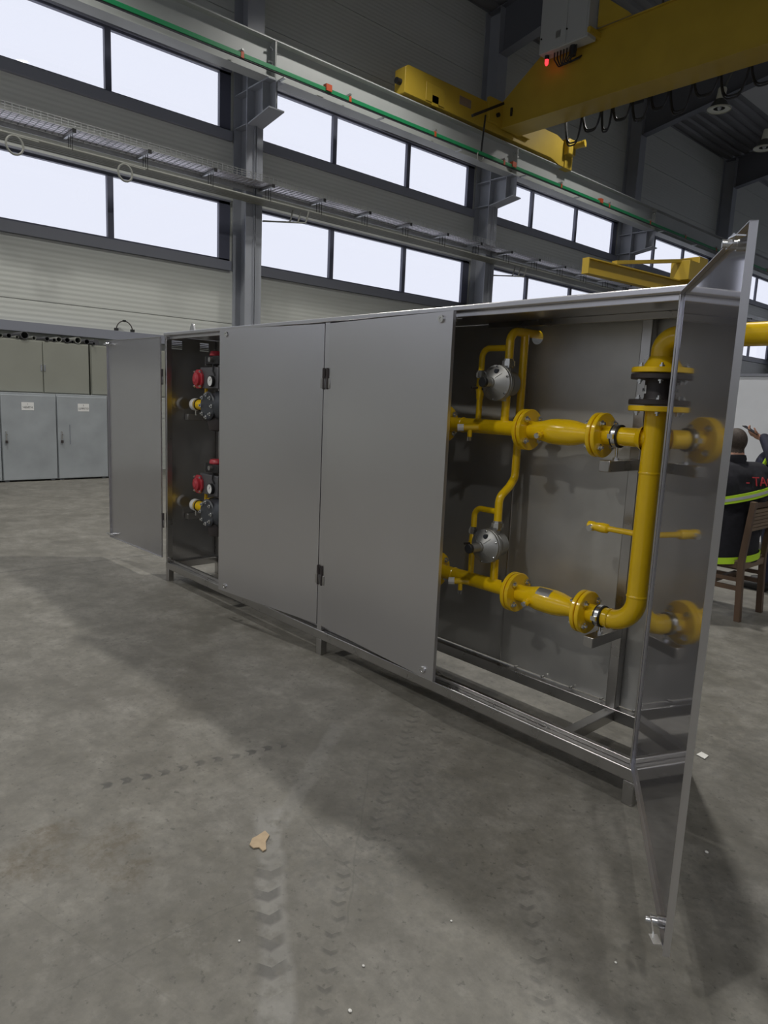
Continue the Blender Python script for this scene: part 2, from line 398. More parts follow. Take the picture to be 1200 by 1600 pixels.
gt = MB().box(XW, XW+.20, Y0, Y1, 2.425, 2.585).build('trim_1', M_TRIM); tag(gt, 'grey steel girt along the wall above the lockers', kind='structure')

# end walls: panel wall with broad glazing towards the yard
def end_wall(name, y, sgn, lab):
    w = MB()
    for x0, x1, z0, z1 in ((-12.2, 12.2, 0, 3.2), (-12.2, 12.2, 8.2, 13.2), (-12.2, -9.5, 3.2, 8.2), (-1.2, 1.2, 3.2, 8.2), (9.5, 12.2, 3.2, 8.2)):
        w.box(x0, x1, y, y-sgn*.15, z0, z1)
    o = w.build(name, M_WALL); tag(o, lab, kind='structure')
    for k, (x0, x1) in enumerate(((-9.5, -1.2), (1.2, 9.5))):
        win = thing('window_%d' % (80+k+(0 if sgn > 0 else 2)), None, None, ((x0+x1)/2, y, 3.2)); win['kind'] = 'structure'
        for i in range(5):
            x = x0+(x1-x0)*i/4; MB().box(x-.05, x+.05, y-sgn*.10, y-sgn*.02, 3.2, 8.2).build('mullion', M_FRAME, win)
        for z in (3.23, 5.7, 8.17): MB().box(x0, x1, y-sgn*.10, y-sgn*.02, z-.04, z+.04).build('frame_bar', M_FRAME, win)
        for i in range(4):
            MB().box(x0+(x1-x0)*i/4+.05, x0+(x1-x0)*(i+1)/4-.05, y-sgn*.064, y-sgn*.06, 3.26, 8.14).build('pane', M_GLASS, win)
end_wall('wall_back', Y0, 1, 'end wall behind the photographer with glazing')
end_wall('wall_front', Y1, -1, 'far end wall of the hall')

# roof deck: trapezoidal ribs running along the hall
def deck(x0, x1):
    prof = []; x = x0; p = .32
    s = 1 if x1 > x0 else -1
    while (x1-x)*s > 1e-6:
        for dx, dz in ((0, 0), (.14, 0), (.19, .07), (.27, .07)):
            xx = x+s*dx
            if (x1-xx)*s >= 0: prof.append((xx, roof_z(xx)+dz))
        x += s*p
    prof.append((x1, roof_z(x1)))
    top = [(a, b+.15) for a, b in reversed(prof)]
    vs = []; fs = []; n = len(prof)
    for y in (Y0-.2, Y1+.2):
        for a, b in prof: vs.append((a, y, b))
    for i in range(n-1): fs.append((i, i+1, n+i+1, n+i))
    m = MB().add(vs, fs)
    m.add([(x0, Y0-.2, roof_z(x0)+.14), (x1, Y0-.2, roof_z(x1)+.14), (x1, Y1+.2, roof_z(x1)+.14), (x0, Y1+.2, roof_z(x0)+.14)], [(0, 1, 2, 3)])
    return m
ce = deck(-12.2, 0).build('ceiling', M_DECK); tag(ce, 'dark ribbed metal roof deck', kind='structure')
ce2 = deck(12.2, 0).build('ceiling', M_DECK); tag(ce2, 'ribbed metal roof deck over the far half', kind='structure')
for k, (ya, yb) in enumerate(((C0+2*BAY+.8, C0+3*BAY-.6), (C0+3*BAY+.5, C0+4*BAY-.5))):
    m = MB().add([(-9.5, ya, roof_z(-9.5)-.03), (-4.6, ya, roof_z(-4.6)-.03), (-4.6, yb, roof_z(-4.6)-.03), (-9.5, yb, roof_z(-9.5)-.03),
                  (-9.5, ya, roof_z(-9.5)-.005), (-4.6, ya, roof_z(-4.6)-.005), (-4.6, yb, roof_z(-4.6)-.005), (-9.5, yb, roof_z(-9.5)-.005)],
                 [(0,3,2,1),(4,5,6,7),(0,1,5,4),(1,2,6,5),(2,3,7,6),(3,0,4,7)])
    tag(m.build('roof_sheet', M_ROOFL), ('pale smooth sheet under the dark roof deck beside the crane cables', 'pale smooth sheet under the roof deck farther along the hall')[k], 'roof sheet')

# ------------------------------------------------------------------ columns, rafters
names = {0: 'grey steel column between the large windows with a crane bracket', 1: 'grey steel column behind the yellow end carriage, second along the wall', 2: 'grey steel column with bracket above the yellow jib arm', 3: 'grey steel column rising above the open cabinet door corner'}
for k, c in enumerate(COLS[1:-1]):
    kk = k-2
    if kk < -1: continue
    lab = names.get(kk, 'grey steel wall column outside the main view' if kk < 0 else 'distant grey steel wall column at the far end')
    t = thing('steel_column', lab, 'column', (XF, c, 0))
    MB().box(XF-.018, XF, c-.185, c+.185, 0, 11.45).build('flange', M_COLUMN, t)
    MB().box(XW-.02, XW+.018, c-.185, c+.185, 0, 11.45).build('flange', M_COLUMN, t)
    MB().box(XW+.018, XF-.018, c-.007, c+.007, 0, 11.4).build('web', M_COLUMN, t)
    for z in (6.70, 7.30):
        for s in (-1, 1): MB().box(XW+.018, XF-.018, c+s*.007, c+s*.17, z, z+.018).build('stiffener', M_COLUMN, t)
    b = MB().box(XF, -10.78, c-.17, c+.17, 7.31, 7.335).build('bracket', M_COLUMN, t)
    MB().prism([(XF, 6.68), (-10.75, 6.80), (-10.75, 6.825), (XF, 6.705)], 'y', c-.17, c+.17).build('bracket_plate', M_COLUMN, b)
    MB().prism([(XF, 6.70), (-10.78, 6.82), (-10.78, 7.315), (XF, 7.315)], 'y', c-.006, c+.006).build('bracket_web', M_COLUMN, b)
    for s in (-1, 1): MB().box(-11.0, -10.985, c+s*.006, c+s*.165, 6.79, 7.31).build('bracket_stiffener', M_COLUMN, b)
    for s in (-1, 1): MB().box(XF+.001, XF+.05, c+s*.012, c+s*.022, 2.0, 6.69).build('conduit_strip', M_COLUMN, t)
    r = thing('roof_rafter', {0: 'dark roof rafter over the first column in view', 1: 'dark haunched rafter behind the grey control box', 2: 'dark haunched rafter above the yellow girder cables', 3: 'dark haunched rafter far beyond the round lamp'}.get(kk, 'dark roof rafter above the picture edge' if kk < 0 else 'farthest dark roof rafter at the end of the hall'), 'rafter', (XF, c, 10.35))
    def zb(x): return 10.35+(x+11.5)*.19 if x < -7.5 else 11.11+(x+7.5)*.12
    for sx in (-1, 1):
        xs = [-11.95, -11.5, -10, -8.5, -7.5, -4, 0]
        lo = [(sx*-abs(x), zb(max(x, -11.5))) for x in xs]; hi = [(sx*-abs(x), roof_z(x)-.06) for x in reversed(xs)]
        MB().prism(lo+hi, 'y', c-.006, c+.006).build('rafter_web', M_RAFTER, r)
        for f, off in ((lambda x: zb(max(x, -11.5)), 0), (lambda x: roof_z(x)-.07, 0)):
            a = [(sx*x if sx > 0 else -x, f(x)) for x in xs[(1 if f(-11.95) < 11 else 0):]]
            MB().prism(a+[(u, v+.02) for u, v in reversed(a)], 'y', c-.15, c+.15).build('rafter_flange', M_RAFTER, r)
# far columns on the other side, plain
for c in COLS[1:6]:
    t = thing('steel_column', 'grey steel column on the opposite wall of the hall', 'column', (11.6, c, 0), 'columns of the opposite wall')
    MB().box(11.6, 11.62, c-.18, c+.18, 0, 11.4).build('flange', M_COLUMN, t); MB().box(11.62, 11.9, c-.007, c+.007, 0, 11.4).build('web', M_COLUMN, t)

# ------------------------------------------------------------------ crane runway beam, conductor rail
XB = -10.95
t = thing('crane_runway_beam', 'long grey crane runway girder resting on the column brackets', 'beam', (XB, C0, 7.34))
cuts = [Y0+1]+COLS[2:-1]+[Y1-.3]
for a, b in zip(cuts[:-1], cuts[1:]):
    a += .004; b -= .004
    MB().box(XB-.15, XB+.15, a, b, 7.337, 7.36).build('bottom_flange', M_BEAM, t)
    MB().box(XB-.006, XB+.006, a, b, 7.36, 7.99).build('beam_web', M_BEAM, t)
    MB().box(XB-.15, XB+.15, a, b, 7.99, 8.012).build('top_flange', M_BEAM, t)
    for e in (a+.006, b-.006):
        for s in (-1, 1): MB().box(XB+s*.006, XB+s*.145, e-.006, e+.006, 7.36, 7.99).build('end_plate', M_BEAM, t)
MB().box(XB-.025, XB+.025, cuts[0], cuts[-1], 8.012, 8.06).build('crane_rail', M_BEAM, t)
bolt = MB().lathe([(.03, 0), (.03, .02), (.018, .02), (.018, .10)], (0, 0, 0), (0, 0, 1), 8).mesh('beam_bolt'); bolt.materials.append(M_ZINC)
for c in COLS[2:7]:
    for z, s in ((7.86, -1), (7.80, 1), (7.62, -1), (7.56, 1)): inst(bolt, 'bolt', t, axis_m((XB+.07, c+s*.018, z), (.25, s, .1)))

XG = -10.62
t = thing('conductor_rail', 'thin green power conductor rail running beside the crane girder', 'rail', (XG, C0, 7.4))
MB().box(XG-.03, XG+.03, Y0+1, Y1-.5, 7.375, 7.455).build('rail_cover', M_GREEN, t, bevel=.008)
MB().box(XG-.022, XG+.022, Y0+1, Y1-.5, 7.36, 7.375).build('contact_strip', M_BLACKR, t)
y = 4.45; k = 0
while y < 34:
    h = MB().bar((XB+.10, y, 7.50), (XG+.05, y, 7.50), .04, .03).bar((XG, y, 7.50), (XG, y, 7.44), .035, .02, (0, 1, 0)).build('hanger', M_GALV, t)
    MB().box(XG-.036, XG+.036, y-.03, y+.03, 7.37, 7.47).build('clip', M_ORANGE, t)
    MB().bar((XB+.14, y+.9, 7.33), (XG+.02, y+.9, 7.33), .05, .025).build('cross_strap', M_GALV, t)
    y += 1.22*2; k += 1
for y in (6.35, 12.15, 16.2): MB().box(XG-.05, XG+.05, y-.07, y+.07, 7.40, 7.52).build('splice_box', M_ORANGE, t)

# ------------------------------------------------------------------ cable tray and conduits
ZT = 5.555
t = thing('cable_tray', 'wire mesh cable tray on arms running the length of the wall', 'cable tray', (-11.25, 5, ZT))
ya, yb = -3.0, 34.0
for x in (-11.49, -11.0):
    for z in (ZT, ZT+.04, ZT+.08, ZT+.12): MB().box(x-.0035, x+.0035, ya, yb, z-.0035, z+.0035).build('edge_wire', M_GALV, t)
for x in (-11.40, -11.31, -11.22, -11.13, -11.06): MB().box(x-.003, x+.003, ya, yb, ZT-.003, ZT+.003).build('floor_wire', M_GALV, t)
w = MB(); y = ya
while y < yb:
    w.box(-11.49, -11.0, y-.004, y+.004, ZT-.009, ZT-.001)
    for x in (-11.49, -11.0): w.box(x-.004, x+.004, y-.004, y+.004, ZT, ZT+.12)
    y += .10
tag(w.build('cross_wires', M_GALV, t), kind='stuff')
MB().box(-11.47, -11.36, ya, yb, ZT+.0045, ZT+.05).build('cable_bundle', M_CONDUIT, t)
MB().box(-11.497, -11.487, ya, yb, ZT-.09, ZT-.012).build('side_channel', M_GALV, t)
MB().box(-11.485, -11.005, ya, yb, ZT+.001, ZT+.004).build('tray_sheet', M_TRAYL, t)
y = .45
while y < yb:
    a = MB().box(-11.5, -10.99, y-.022, y+.022, ZT-.05, ZT-.01).build('support_arm', M_GALV, t)
    MB().box(-10.99, -10.975, y-.028, y+.028, ZT-.06, ZT+.005).build('end_cap', M_BLACKR, a)
    for x in (-11.08, -11.16, -11.26): MB().box(x-.004, x+.004, y-.004, y+.004, ZT-.30, ZT-.05).build('drop_rod', M_CABLE, a)
    y += 1.235
g = 'conduits below the cable tray'
for i, (x, z, r) in enumerate(((-11.10, 5.27, .022), (-11.17, 5.27, .025), (-11.25, 5.27, .025), (-11.33, 5.27, .028), (-11.42, 5.27, .030))):
    lab = ('outermost', 'second', 'third', 'fourth', 'innermost')[i]+' grey conduit in the row hung under the cable tray'
    tag(MB().tube([(x, ya, z), (x, yb, z)], r, 10).build('conduit', M_CONDUIT, loc=(x, ya, z)), lab, 'conduit', g)
for y, lab in ((.83, 'grey conduit loop hanging under the tray at the picture edge'), (2.52, 'grey conduit loop hanging in front of the window mullion')):
    pts = [(-11.07+.02*math.sin(a*.5), y+.12*math.sin(a), 5.11+.135*math.cos(a)) for a in [2*PI*i/24 for i in range(25)]]+[(-11.07, y+.35, 5.24)]
    tag(MB().tube(pts, .017, 8).build('conduit_loop', M_CONDUIT, loc=(-11.07, y, 5.25)), lab, 'conduit')
for c, nm in ((C0, 'first'), (C0+BAY, 'second')):
    for i in range(3):
        tag(MB().tube([(-11.05-.09*i, c+1.0-.13*i, 5.25), (-11.07-.09*i, c+.95-.13*i, 5.02), (-11.55-.02*i, c+.25, 5.0)], .016, 8, .05).build('conduit_branch', M_CONDUIT, loc=(-11.2, c+.5, 5.0)),
            ('outer', 'middle', 'inner')[i]+' bent conduit branching from the tray behind the %s column' % nm, 'conduit', 'conduit branches at the columns')

# ------------------------------------------------------------------ overhead crane
t = thing('overhead_crane', 'yellow overhead travelling crane bridge on the runway girder', 'crane', (XB, 11.9, 8.06))
xa, xb = XB-.16, XB+.17
MB().prism([(8.52, 8.09), (8.52, 8.60), (8.60, 8.66), (14.10, 8.72), (14.55, 8.60), (14.62, 8.45), (14.62, 8.00), (14.3, 8.00), (13.9, 8.09)], 'x', xa, xb).build('end_carriage', M_YCRANE, t, bevel=.01)
MB().cyl((XB+.02, 8.52, 8.33), (XB+.02, 8.40, 8.33), .065, 14).build('buffer', M_BLACKR, t)
for y in (9.55, 14.1): MB().cyl((XB-.05, y, 8.16), (XB+.05, y, 8.16), .11, 18).build('wheel', M_DCAST, t)
MB().box(xb, xb+.02, 9.15, 9.75, 8.12, 8.50).build('wheel_cover', M_YCRANE, t, bevel=.01)
MB().box(xb, xb+.02, 9.35, 9.55, 8.07, 8.28).build('wheel_bracket', M_YCRANE, t)
MB().box(xb, xb+.004, 10.25, 10.65, 8.36, 8.54).build('rating_plate', M_ALU, t)
GY0, GY1 = 11.72, 12.36
MB().prism([(-10.72, 8.22), (11.0, 8.22), (11.0, 9.56), (-9.62, 9.56), (-10.78, 8.78)], 'y', GY0, GY1).build('girder', M_YCRANE, t, bevel=.008)
MB().box(-9.62, 11.0, GY0-.05, GY1+.05, 9.56, 9.585).build('girder_top_flange', M_YCRANE, t)
MB().box(-10.72, 11.0, GY0-.03, GY1+.03, 8.20, 8.222).build('girder_bottom_flange', M_YCRANE, t)
MB().box(-10.80, -10.70, GY0-.5, GY1+.5, 8.25, 8.80).build('connection_plate', M_YCRANE, t, bevel=.01)
for y in (GY0-.2, GY1+.3): MB().cyl((-10.70, y, 8.45), (-10.64, y, 8.45), .05, 8).build('plate_bolt', M_BLACKR, t)
MB().box(-10.45, -10.40, GY0-.03, GY0, 8.42, 8.60).build('limit_switch', M_BLACKR, t)
mo = MB().lathe([(.10, 0), (.10, .05), (.085, .06), (.085, .30), (.095, .30), (.095, .36)], (-10.70, 14.72, 8.55), (1, .25, .12), 18).build('travel_motor', M_YCRANE, t)
MB().box(-10.86, -10.62, 14.45, 14.80, 8.30, 8.70).build('gearbox', M_YCRANE, t, bevel=.03)
MB().prism([(14.50, 7.98), (14.85, 7.98), (14.85, 8.35), (14.5, 8.45)], 'x', XB-.1, XB+.2).build('rail_sweep', M_YCRANE, t, bevel=.01)
MB().tube([(XB+.02+.0*i, 13.75+.05*math.sin(a), 8.72+.05*math.cos(a)) for i, a in enumerate([2*PI*j/12 for j in range(12)])], .012, 6, closed=True).build('lifting_eye', M_YCRANE, t)
# current collector arm
ca = MB().bar((-10.45, 10.35, 8.05), (-10.45, 11.42, 8.62), .05, .06).build('collector_arm', M_BLACKR, t)
MB().bar((-10.55, 10.92, 8.25), (XG, 10.92, 7.42), .03, .03, (0, 1, 0)).build('collector_rod', M_BLACKR, ca)
MB().tube([(XG+.05, 10.85+.11*math.sin(a), 7.33+.11*math.cos(a)) for a in [PI*.5+PI*1.2*j/10 for j in range(11)]], .014, 6).build('collector_cable', M_CONDUIT, ca)
# control box hung on the girder
e = MB().box(-9.42, -8.18, 11.30, 11.62, 9.32, 10.75).build('control_box', M_BOX, t, bevel=.015)
MB().box(-9.40, -8.72, 11.285, 11.30, 9.36, 10.70).build('box_door', M_BOX, e, bevel=.006)
MB().box(-8.66, -8.22, 11.285, 11.30, 9.36, 10.70).build('box_door', M_BOX, e, bevel=.006)
MB().box(-8.98, -8.86, 11.278, 11.285, 9.52, 9.66).build('warning_plate', M_ALU, e)
for x in (-8.70, -9.36): MB().cyl((x-.0, 11.285, 9.62), (x, 11.265, 9.62), .018, 8).build('door_latch', M_BLACKR, e)
MB().cyl((-9.30, 11.45, 9.32), (-9.30, 11.45, 9.24), .05, 12).build('pilot_socket', M_BLACKR, e)
MB().lathe([(.042, 0), (.042, .08), (.02, .12)], (-9.30, 11.45, 9.24), (0, 0, -1), 14).build('pilot_lamp', M_REDL, e)
MB().cyl((-8.62, 11.45, 9.32), (-8.62, 11.45, 9.12), .07, 14).build('horn', M_BLACKR, e)
for i in range(8):
    x = -9.10+.08*i
    MB().tube([(x, 11.45, 9.33), (x, 11.45, 9.18), (-9.0+.03*i, 11.5, 9.02+.02*(i % 3)), (-8.75+.03*i, 11.60, 9.10), (-8.55, 11.68, 9.18)], .016, 6, .04).build('control_cable', M_CABLE, e)
MB().box(-8.20, -8.12, 11.30, 11.72, 9.40, 9.50).build('box_bracket', M_YCRANE, e)
MB().prism([(-8.12, 9.56), (-7.35, 9.56), (-7.42, 9.63), (-8.12, 10.2)], 'y', 11.55, 11.60).build('box_gusset', M_YCRANE, e)
# festoon
MB().box(-10.4, 11.0, 12.41, 12.48, 8.36, 8.42).build('festoon_track', M_GALV, t)
fx = [-9.38, -8.92, -8.42, -8.15, -7.68, -7.25, -6.82, -6.32, -5.78, -5.2, -4.6, -4.0, -3.4, -2.8]
deps = [.55, .35, .45, .3, .42, .3, .50, .3, .48, .4, .4, .4, .4]
for i, (a, b) in enumerate(zip(fx[:-1], fx[1:])):
    for s in (0, .03):
        pts = [(a+(b-a)*u, 12.44+s, 8.37-(deps[i]+.16)*(1-(2*u-1)**4)*(1-.1*s/.03)) for u in [j/12 for j in range(13)]]
        MB().tube(pts, .018, 6).build('festoon_cable', M_CABLE, t)

# ------------------------------------------------------------------ jib crane
t = thing('jib_crane', 'yellow pillar jib crane arm behind the steel cabinet', 'crane', (-5.3, 11.1, 0))
pj, tip = Vector((-5.25, 11.1, 3.86)), Vector((-5.53, 7.88, 3.86)); d = (tip-pj).normalized(); n_ = Vector((-d.y, d.x, 0))
for nm, z, wd, hh in (('arm_flange', .115, .13, .02), ('arm_flange', -.115, .13, .02), ('arm_web', 0, .012, .23)):
    MB().bar(pj+Vector((0,0,z)), tip+Vector((0,0,z)), wd, hh).build(nm, M_YCRANE, t)
MB().bar(tip-d*.01+Vector((0,0,0)), tip+d*.01, .13, .25).build('arm_end_plate', M_YCRANE, t)
MB().box(-5.43, -5.07, 10.55, 10.95, 3.98, 4.33).build('jib_head', M_YCRANE, t, bevel=.01)
MB().bar((-5.47, 8.65, 4.02), (-5.25, 10.9, 4.38), .10, .06).build('tie_bar', M_YCRANE, t)
MB().box(-5.42, -5.08, 10.95, 11.3, 0, 4.45).build('pillar', M_YCRANE, t, bevel=.01)
MB().box(-5.65, -4.85, 10.7, 11.5, 0, .03).build('base_plate', M_YCRANE, t)

# ------------------------------------------------------------------ lamps
def lamp(x, y, on, lab, g=None):
    t = thing('high_bay_lamp', lab, 'lamp', (x, y, LAMP_Z), g)
    MB().lathe([(.33, 0), (.335, .02), (.30, .03), (.15, .26), (.12, .28)], (x, y, LAMP_Z), (0, 0, 1), 28, cap=False).build('reflector', M_LAMPB, t)
    MB().lathe([(.335, 0), (.335, .03), (.30, .045), (.30, .0)], (x, y, LAMP_Z-.005), (0, 0, 1), 28, cap=False).build('rim', M_LAMPI, t)
    MB().lathe([(.12, 0), (.12, .28), (.10, .32)], (x, y, LAMP_Z+.27), (.15, 0, 1), 18).build('ballast_housing', M_LAMPI, t)
    if not on: MB().lathe([(.16, .03), (.325, .012), (.325, .016), (.16, .034)], (x, y, LAMP_Z), (0, 0, 1), 28, cap=False).build('diffuser_ring', M_LAMPI, t)
    MB().tube([(x+.08, y, LAMP_Z+.55), (x+.25, y, LAMP_Z+.9), (x+.25, y, roof_z(x+.25)-.05)], .03, 8, .1).build('mount_arm', M_LAMPB, t)
    if on: MB().lathe([(.02, 0), (.20, .01), (.20, .02), (.02, .03)], (x, y, LAMP_Z+.12), (0, 0, 1), 20).build('lens', M_LAMPON, t)
    else: MB().ball((x, y, LAMP_Z+.10), .07, .07, .12).build('bulb', M_GALV, t)
    if on:
        ld = bpy.data.lights.new('lamp_light', 'SPOT'); ld.energy = on; ld.color = (1.0, .975, .92); ld.spot_size = math.radians(132); ld.spot_blend = .45; ld.shadow_soft_size = .22
        lo = bpy.data.objects.new('lamp_light', ld); COL.objects.link(lo); lo.parent = t; lo.location = (0, 0, .05)
ON_WHERE = ['hung above the wall lockers', 'at the wall far behind the photographer', 'hung just behind the steel cabinet', 'added as unseen fill light over the open floor behind the photographer', 'added as unseen fill light over the floor beyond the open cabinet door', 'near the first wall column', 'added as unseen fill light on the hall axis behind the photographer', 'hidden above the crane bridge']
for (x, y, p), wh in zip(LAMPS_ON, ON_WHERE): lamp(x, y, p, 'lit high bay lamp '+wh, 'lit hall lamps')
for i, (x, y) in enumerate(LAMPS_OFF): lamp(x, y, 0, ('round high bay lamp hanging beside the crane cables', 'round high bay lamp at the right picture edge below the roof', 'third high bay lamp along the far roof', 'farthest high bay lamp along the far roof')[i])

# ================================================================== stainless cabinet
CX0, CX1, CD, CT = -4.18, 0.0, 0.50, 2.0
cab = thing('gas_cabinet', 'long stainless steel gas cabinet on short legs with open outer doors', 'cabinet', (-2.09, .25, 0))
def cb(name, m, *bx, parent=None, bevel=.002): return MB().box(*bx).build(name, m, parent or cab, bevel=bevel)
# base frame
cb('bottom_rail', M_TUBE, CX0, CX1, 0, .055, .10, .157, bevel=.006)
cb('rail_lip', M_TUBE, CX0+.03, CX1-.03, .032, .055, .157, .180, bevel=.004)
cb('bottom_rail', M_TUBE, CX0, CX1, CD-.05, CD, .10, .16, bevel=.004)
for x in (CX0, CX1-.05): cb('end_rail', M_TUBE, x, x+.05, .055, CD-.05, .10, .155, bevel=.004)
for x in (-.40, -2.098, -3.30): cb('cross_tube', M_TUBE, x, x+.05, .055, CD-.05, .10, .15, bevel=.004)
for x in (CX0, -2.098, CX1-.05):
    for y in (0.004, CD-.05): cb('leg', M_TUBE, x, x+.048, y, y+.046, 0, .10, bevel=.003)
# posts
cb('front_post', M_TUBE, CX0, CX0+.03, .004, .05, .157, 1.972, bevel=.003)
cb('front_post', M_TUBE, CX1-.03, CX1, .004, .05, .157, 1.972, bevel=.003)
cb('centre_post', M_STEEL_OUT, -2.094, -2.050, .002, .05, .157, 1.975, bevel=.002)
for x in (-.40, -2.098, CX0+.01): cb('rear_post', M_TUBE, x, x+.05, CD-.052, CD-.004, .16, 1.972, bevel=.004)
# roof
cb('roof_panel', M_STEEL_OUT, CX0-.004, CX1+.004, -.004, CD+.006, 1.976, 2.0, bevel=.004)
cb('top_lip', M_STEEL_OUT, CX0+.03, CX1-.03, .032, .05, 1.952, 1.976, bevel=.003)
cb('roof_seam', M_TUBE, -1.25, CX1-.03, CD-.075, CD-.052, 1.945, 1.975)
for i in range(1):
    x = -4.05
    e = MB().prism([(x-.05, 2.0), (x+.05, 2.0), (x+.025, 2.075), (x-.005, 2.085), (x-.03, 2.06)], 'y', .17, .185).build('lifting_lug', M_STEEL_OUT, cab, bevel=.002)
# back panels (the right one has the vent pipe hole)
HX, HZ, HR = -.985, 1.897, .034
def sheet_hole(x0, x1, z0, z1, y, hx, hz, hr):
    m = MB(); n = 32; s = .06
    x0h, x1h, z0h, z1h = hx-s, hx+s, hz-s, min(hz+s, z1)
    def rect(a, b, c, d): m.add([(a, y, c), (b, y, c), (b, y, d), (a, y, d)], [(0, 1, 2, 3)])
    rect(x0, x0h, z0, z1); rect(x1h, x1, z0, z1); rect(x0h, x1h, z0, z0h)
    if z1h < z1: rect(x0h, x1h, z1h, z1)
    vi, vo = [], []
    for i in range(n):
        t = 2*PI*i/n; c, sn = math.cos(t), math.sin(t); vi.append((hx+hr*c, y, hz+hr*sn))
        k = min((s/abs(c)) if abs(c) > 1e-6 else 9, ((z1h-hz) if sn > 0 else (hz-z0h))/abs(sn) if abs(sn) > 1e-6 else 9)
        vo.append((hx+k*c, y, hz+k*sn))
    m.add(vi+vo, [(i, (i+1) % n, n+(i+1) % n, n+i) for i in range(n)])
    # fill the corners of the square
    for cx in (x0h, x1h):
        for cz in (z0h, z1h):
            on = [v for v in vo if (abs(v[0]-cx) < 1e-5 or abs(v[2]-cz) < 1e-5) and (v[0]-hx)*(cx-hx) > 0 and (v[2]-hz)*(cz-hz) > 0]
            if len(on) < 2: continue
            a = [v for v in on if abs(v[0]-cx) < 1e-5]; b = [v for v in on if abs(v[2]-cz) < 1e-5]
            if a and b:
                va = max(a, key=lambda v: abs(v[2]-hz)); vb = max(b, key=lambda v: abs(v[0]-hx)); m.add([va, (cx, y, cz), vb], [(0, 1, 2)])
    return m
o = sheet_hole(-1.068, CX1, .165, 1.974, CD-.002, HX, HZ, HR).build('back_panel', M_STEEL_BACK, cab)
for p_ in o.data.polygons: p_.use_smooth = False
for x0, x1 in ((-2.07, -1.072), (-3.12, -2.074), (CX0, -3.124)): cb('back_panel', M_STEEL_BACK, x0, x1, CD-.003, CD-.001, .165, 1.974, bevel=0)
cb('panel_seam', M_TUBE, -1.074, -1.066, CD-.008, CD-.003, .165, 1.974)
for i in range(6):
    x = -.95+.17*i
    if abs(x+.375) > .04: MB().cyl((x, CD-.01, .172), (x, CD-.03, .172), .006, 8).build('weld_stud', M_TUBE, cab)
# end panels
cb('end_panel', M_STEEL_END, CX1-.004, CX1-.001, .05, CD, .155, 1.974, bevel=0)
m = MB(); xa = CX0+.001; xb = CX0+.004
vz0, vz1 = 1.880, 1.948
for y0, y1, z0, z1 in ((.05, CD, .155, vz0), (.05, CD, vz1, 1.974), (.05, .055, vz0, vz1), (.150, .305, vz0, vz1), (.385, CD, vz0, vz1)): m.box(xa, xb, y0, y1, z0, z1)
ep = m.build('end_panel', M_STEEL_END, cab)
for y0, y1 in ((.055, .150), (.305, .385)):
    for i in range(4):
        z = vz0+.0136*(i+1); MB().bar((CX0+.0025, y0, z), (CX0+.0025, y1, z), .003, .0062).build('louvre_slat', M_STEEL_IN, ep)
# support arms
for x, y0, zs in ((-.40, .20, (.512, 1.292)), (CX0+.012, .17, (.505, 1.325))):
    for z in zs:
        a = cb('support_arm', M_TUBE, x, x+.05, y0, CD-.052, z, z+.048, bevel=.003)
        cb('arm_end_cap', M_TUBE, x+.002, x+.048, y0-.003, y0, z+.002, z+.046, parent=a, bevel=.001)
# doors
DW, DZ0, DZ1, DT = 1.008, .19, 1.968, .018
def door(lab, hx, hy, ang, side, inner=None):
    a = math.radians(ang); e = Vector((math.cos(a), math.sin(a), 0)); n = Vector((math.sin(a), -math.cos(a), 0))*side   # outer normal
    T = Matrix((e, -n, Vector((0, 0, 1)))).transposed().to_4x4(); T.translation = Vector((hx, hy, 0))
    d = MB(T).box(0, DW, 0, .0013, DZ0, DZ1).build('door', M_STEEL_OUT, cab); d['label'] = lab
    MB(T).box(.0006, DW-.0006, .0013, .0026, DZ0+.0006, DZ1-.0006).build('inner_sheet', inner or M_STEEL_IN, d)
    for nm, b in (('top_return', (0, DW, .0013, DT, DZ1-.0025, DZ1)), ('bottom_return', (0, DW, .0013, .014, DZ0, DZ0+.0025)), ('hinge_return', (0, .0025, .0013, .010, DZ0, DZ1)), ('free_return', (DW-.0025, DW, .0013, DT, DZ0, DZ1))):
        MB(T).box(*b).build(nm, M_STEEL_OUT, d)
    for b in ((.0025, .007, .0075, .010, DZ0+.003, DZ1-.003),): MB(T).box(*b).build('fold', M_STEEL_IN, d)
    for z, u in ((1.935, 1), (.228, -1)):
        l = MB(T).lathe([(.017, 0), (.019, .003), (.017, .009), (.008, .009), (.008, .006)], (DW-.075, 0, z), (0, -1, 0), 18).build('lock', M_CHROME, d)
        MB(T).lathe([(.016, 0), (.016, .022), (.013, .022), (.013, .040), (.009, .040), (.009, .052)], (DW-.075, .0026, z), (0, 1, 0), 12).build('lock_body', M_ZINC, l)
        MB(T).box(DW-.086, DW-.018, .040, .044, z-.011, z+.011).bar((DW-.022, .042, z), (DW+.012, .034, z), .022, .003).build('lock_cam', M_ZINC, l)
    for z in (1.66, .50):
        h = MB(T).box(-.014, .020, -.004, .0005, z-.055, z+.002).build('hinge', M_TUBE, d, bevel=.002)
        MB(T).box(-.018, .004, -.005, .0005, z+.003, z+.055).cyl((-.006, -.004, z-.06), (-.006, -.004, z+.06), .006, 10).build('hinge_pin', M_DCAST, h)
    return d
# side = +1: door runs +x from its hinge when shut; -1: runs -x
door('open outer door folded flat beyond the cabinet end', CX0-.022, -.012, 182.0, 1, M_STEEL_LEFT)
door('inner door standing slightly ajar', -2.096, -.001, 186.3, -1)
door('wide middle door standing slightly ajar', -2.048, -.001, -4.0, 1)
door('open end door swung towards the camera with mirror-like inner face', -.004, -.012, -56.6, -1)

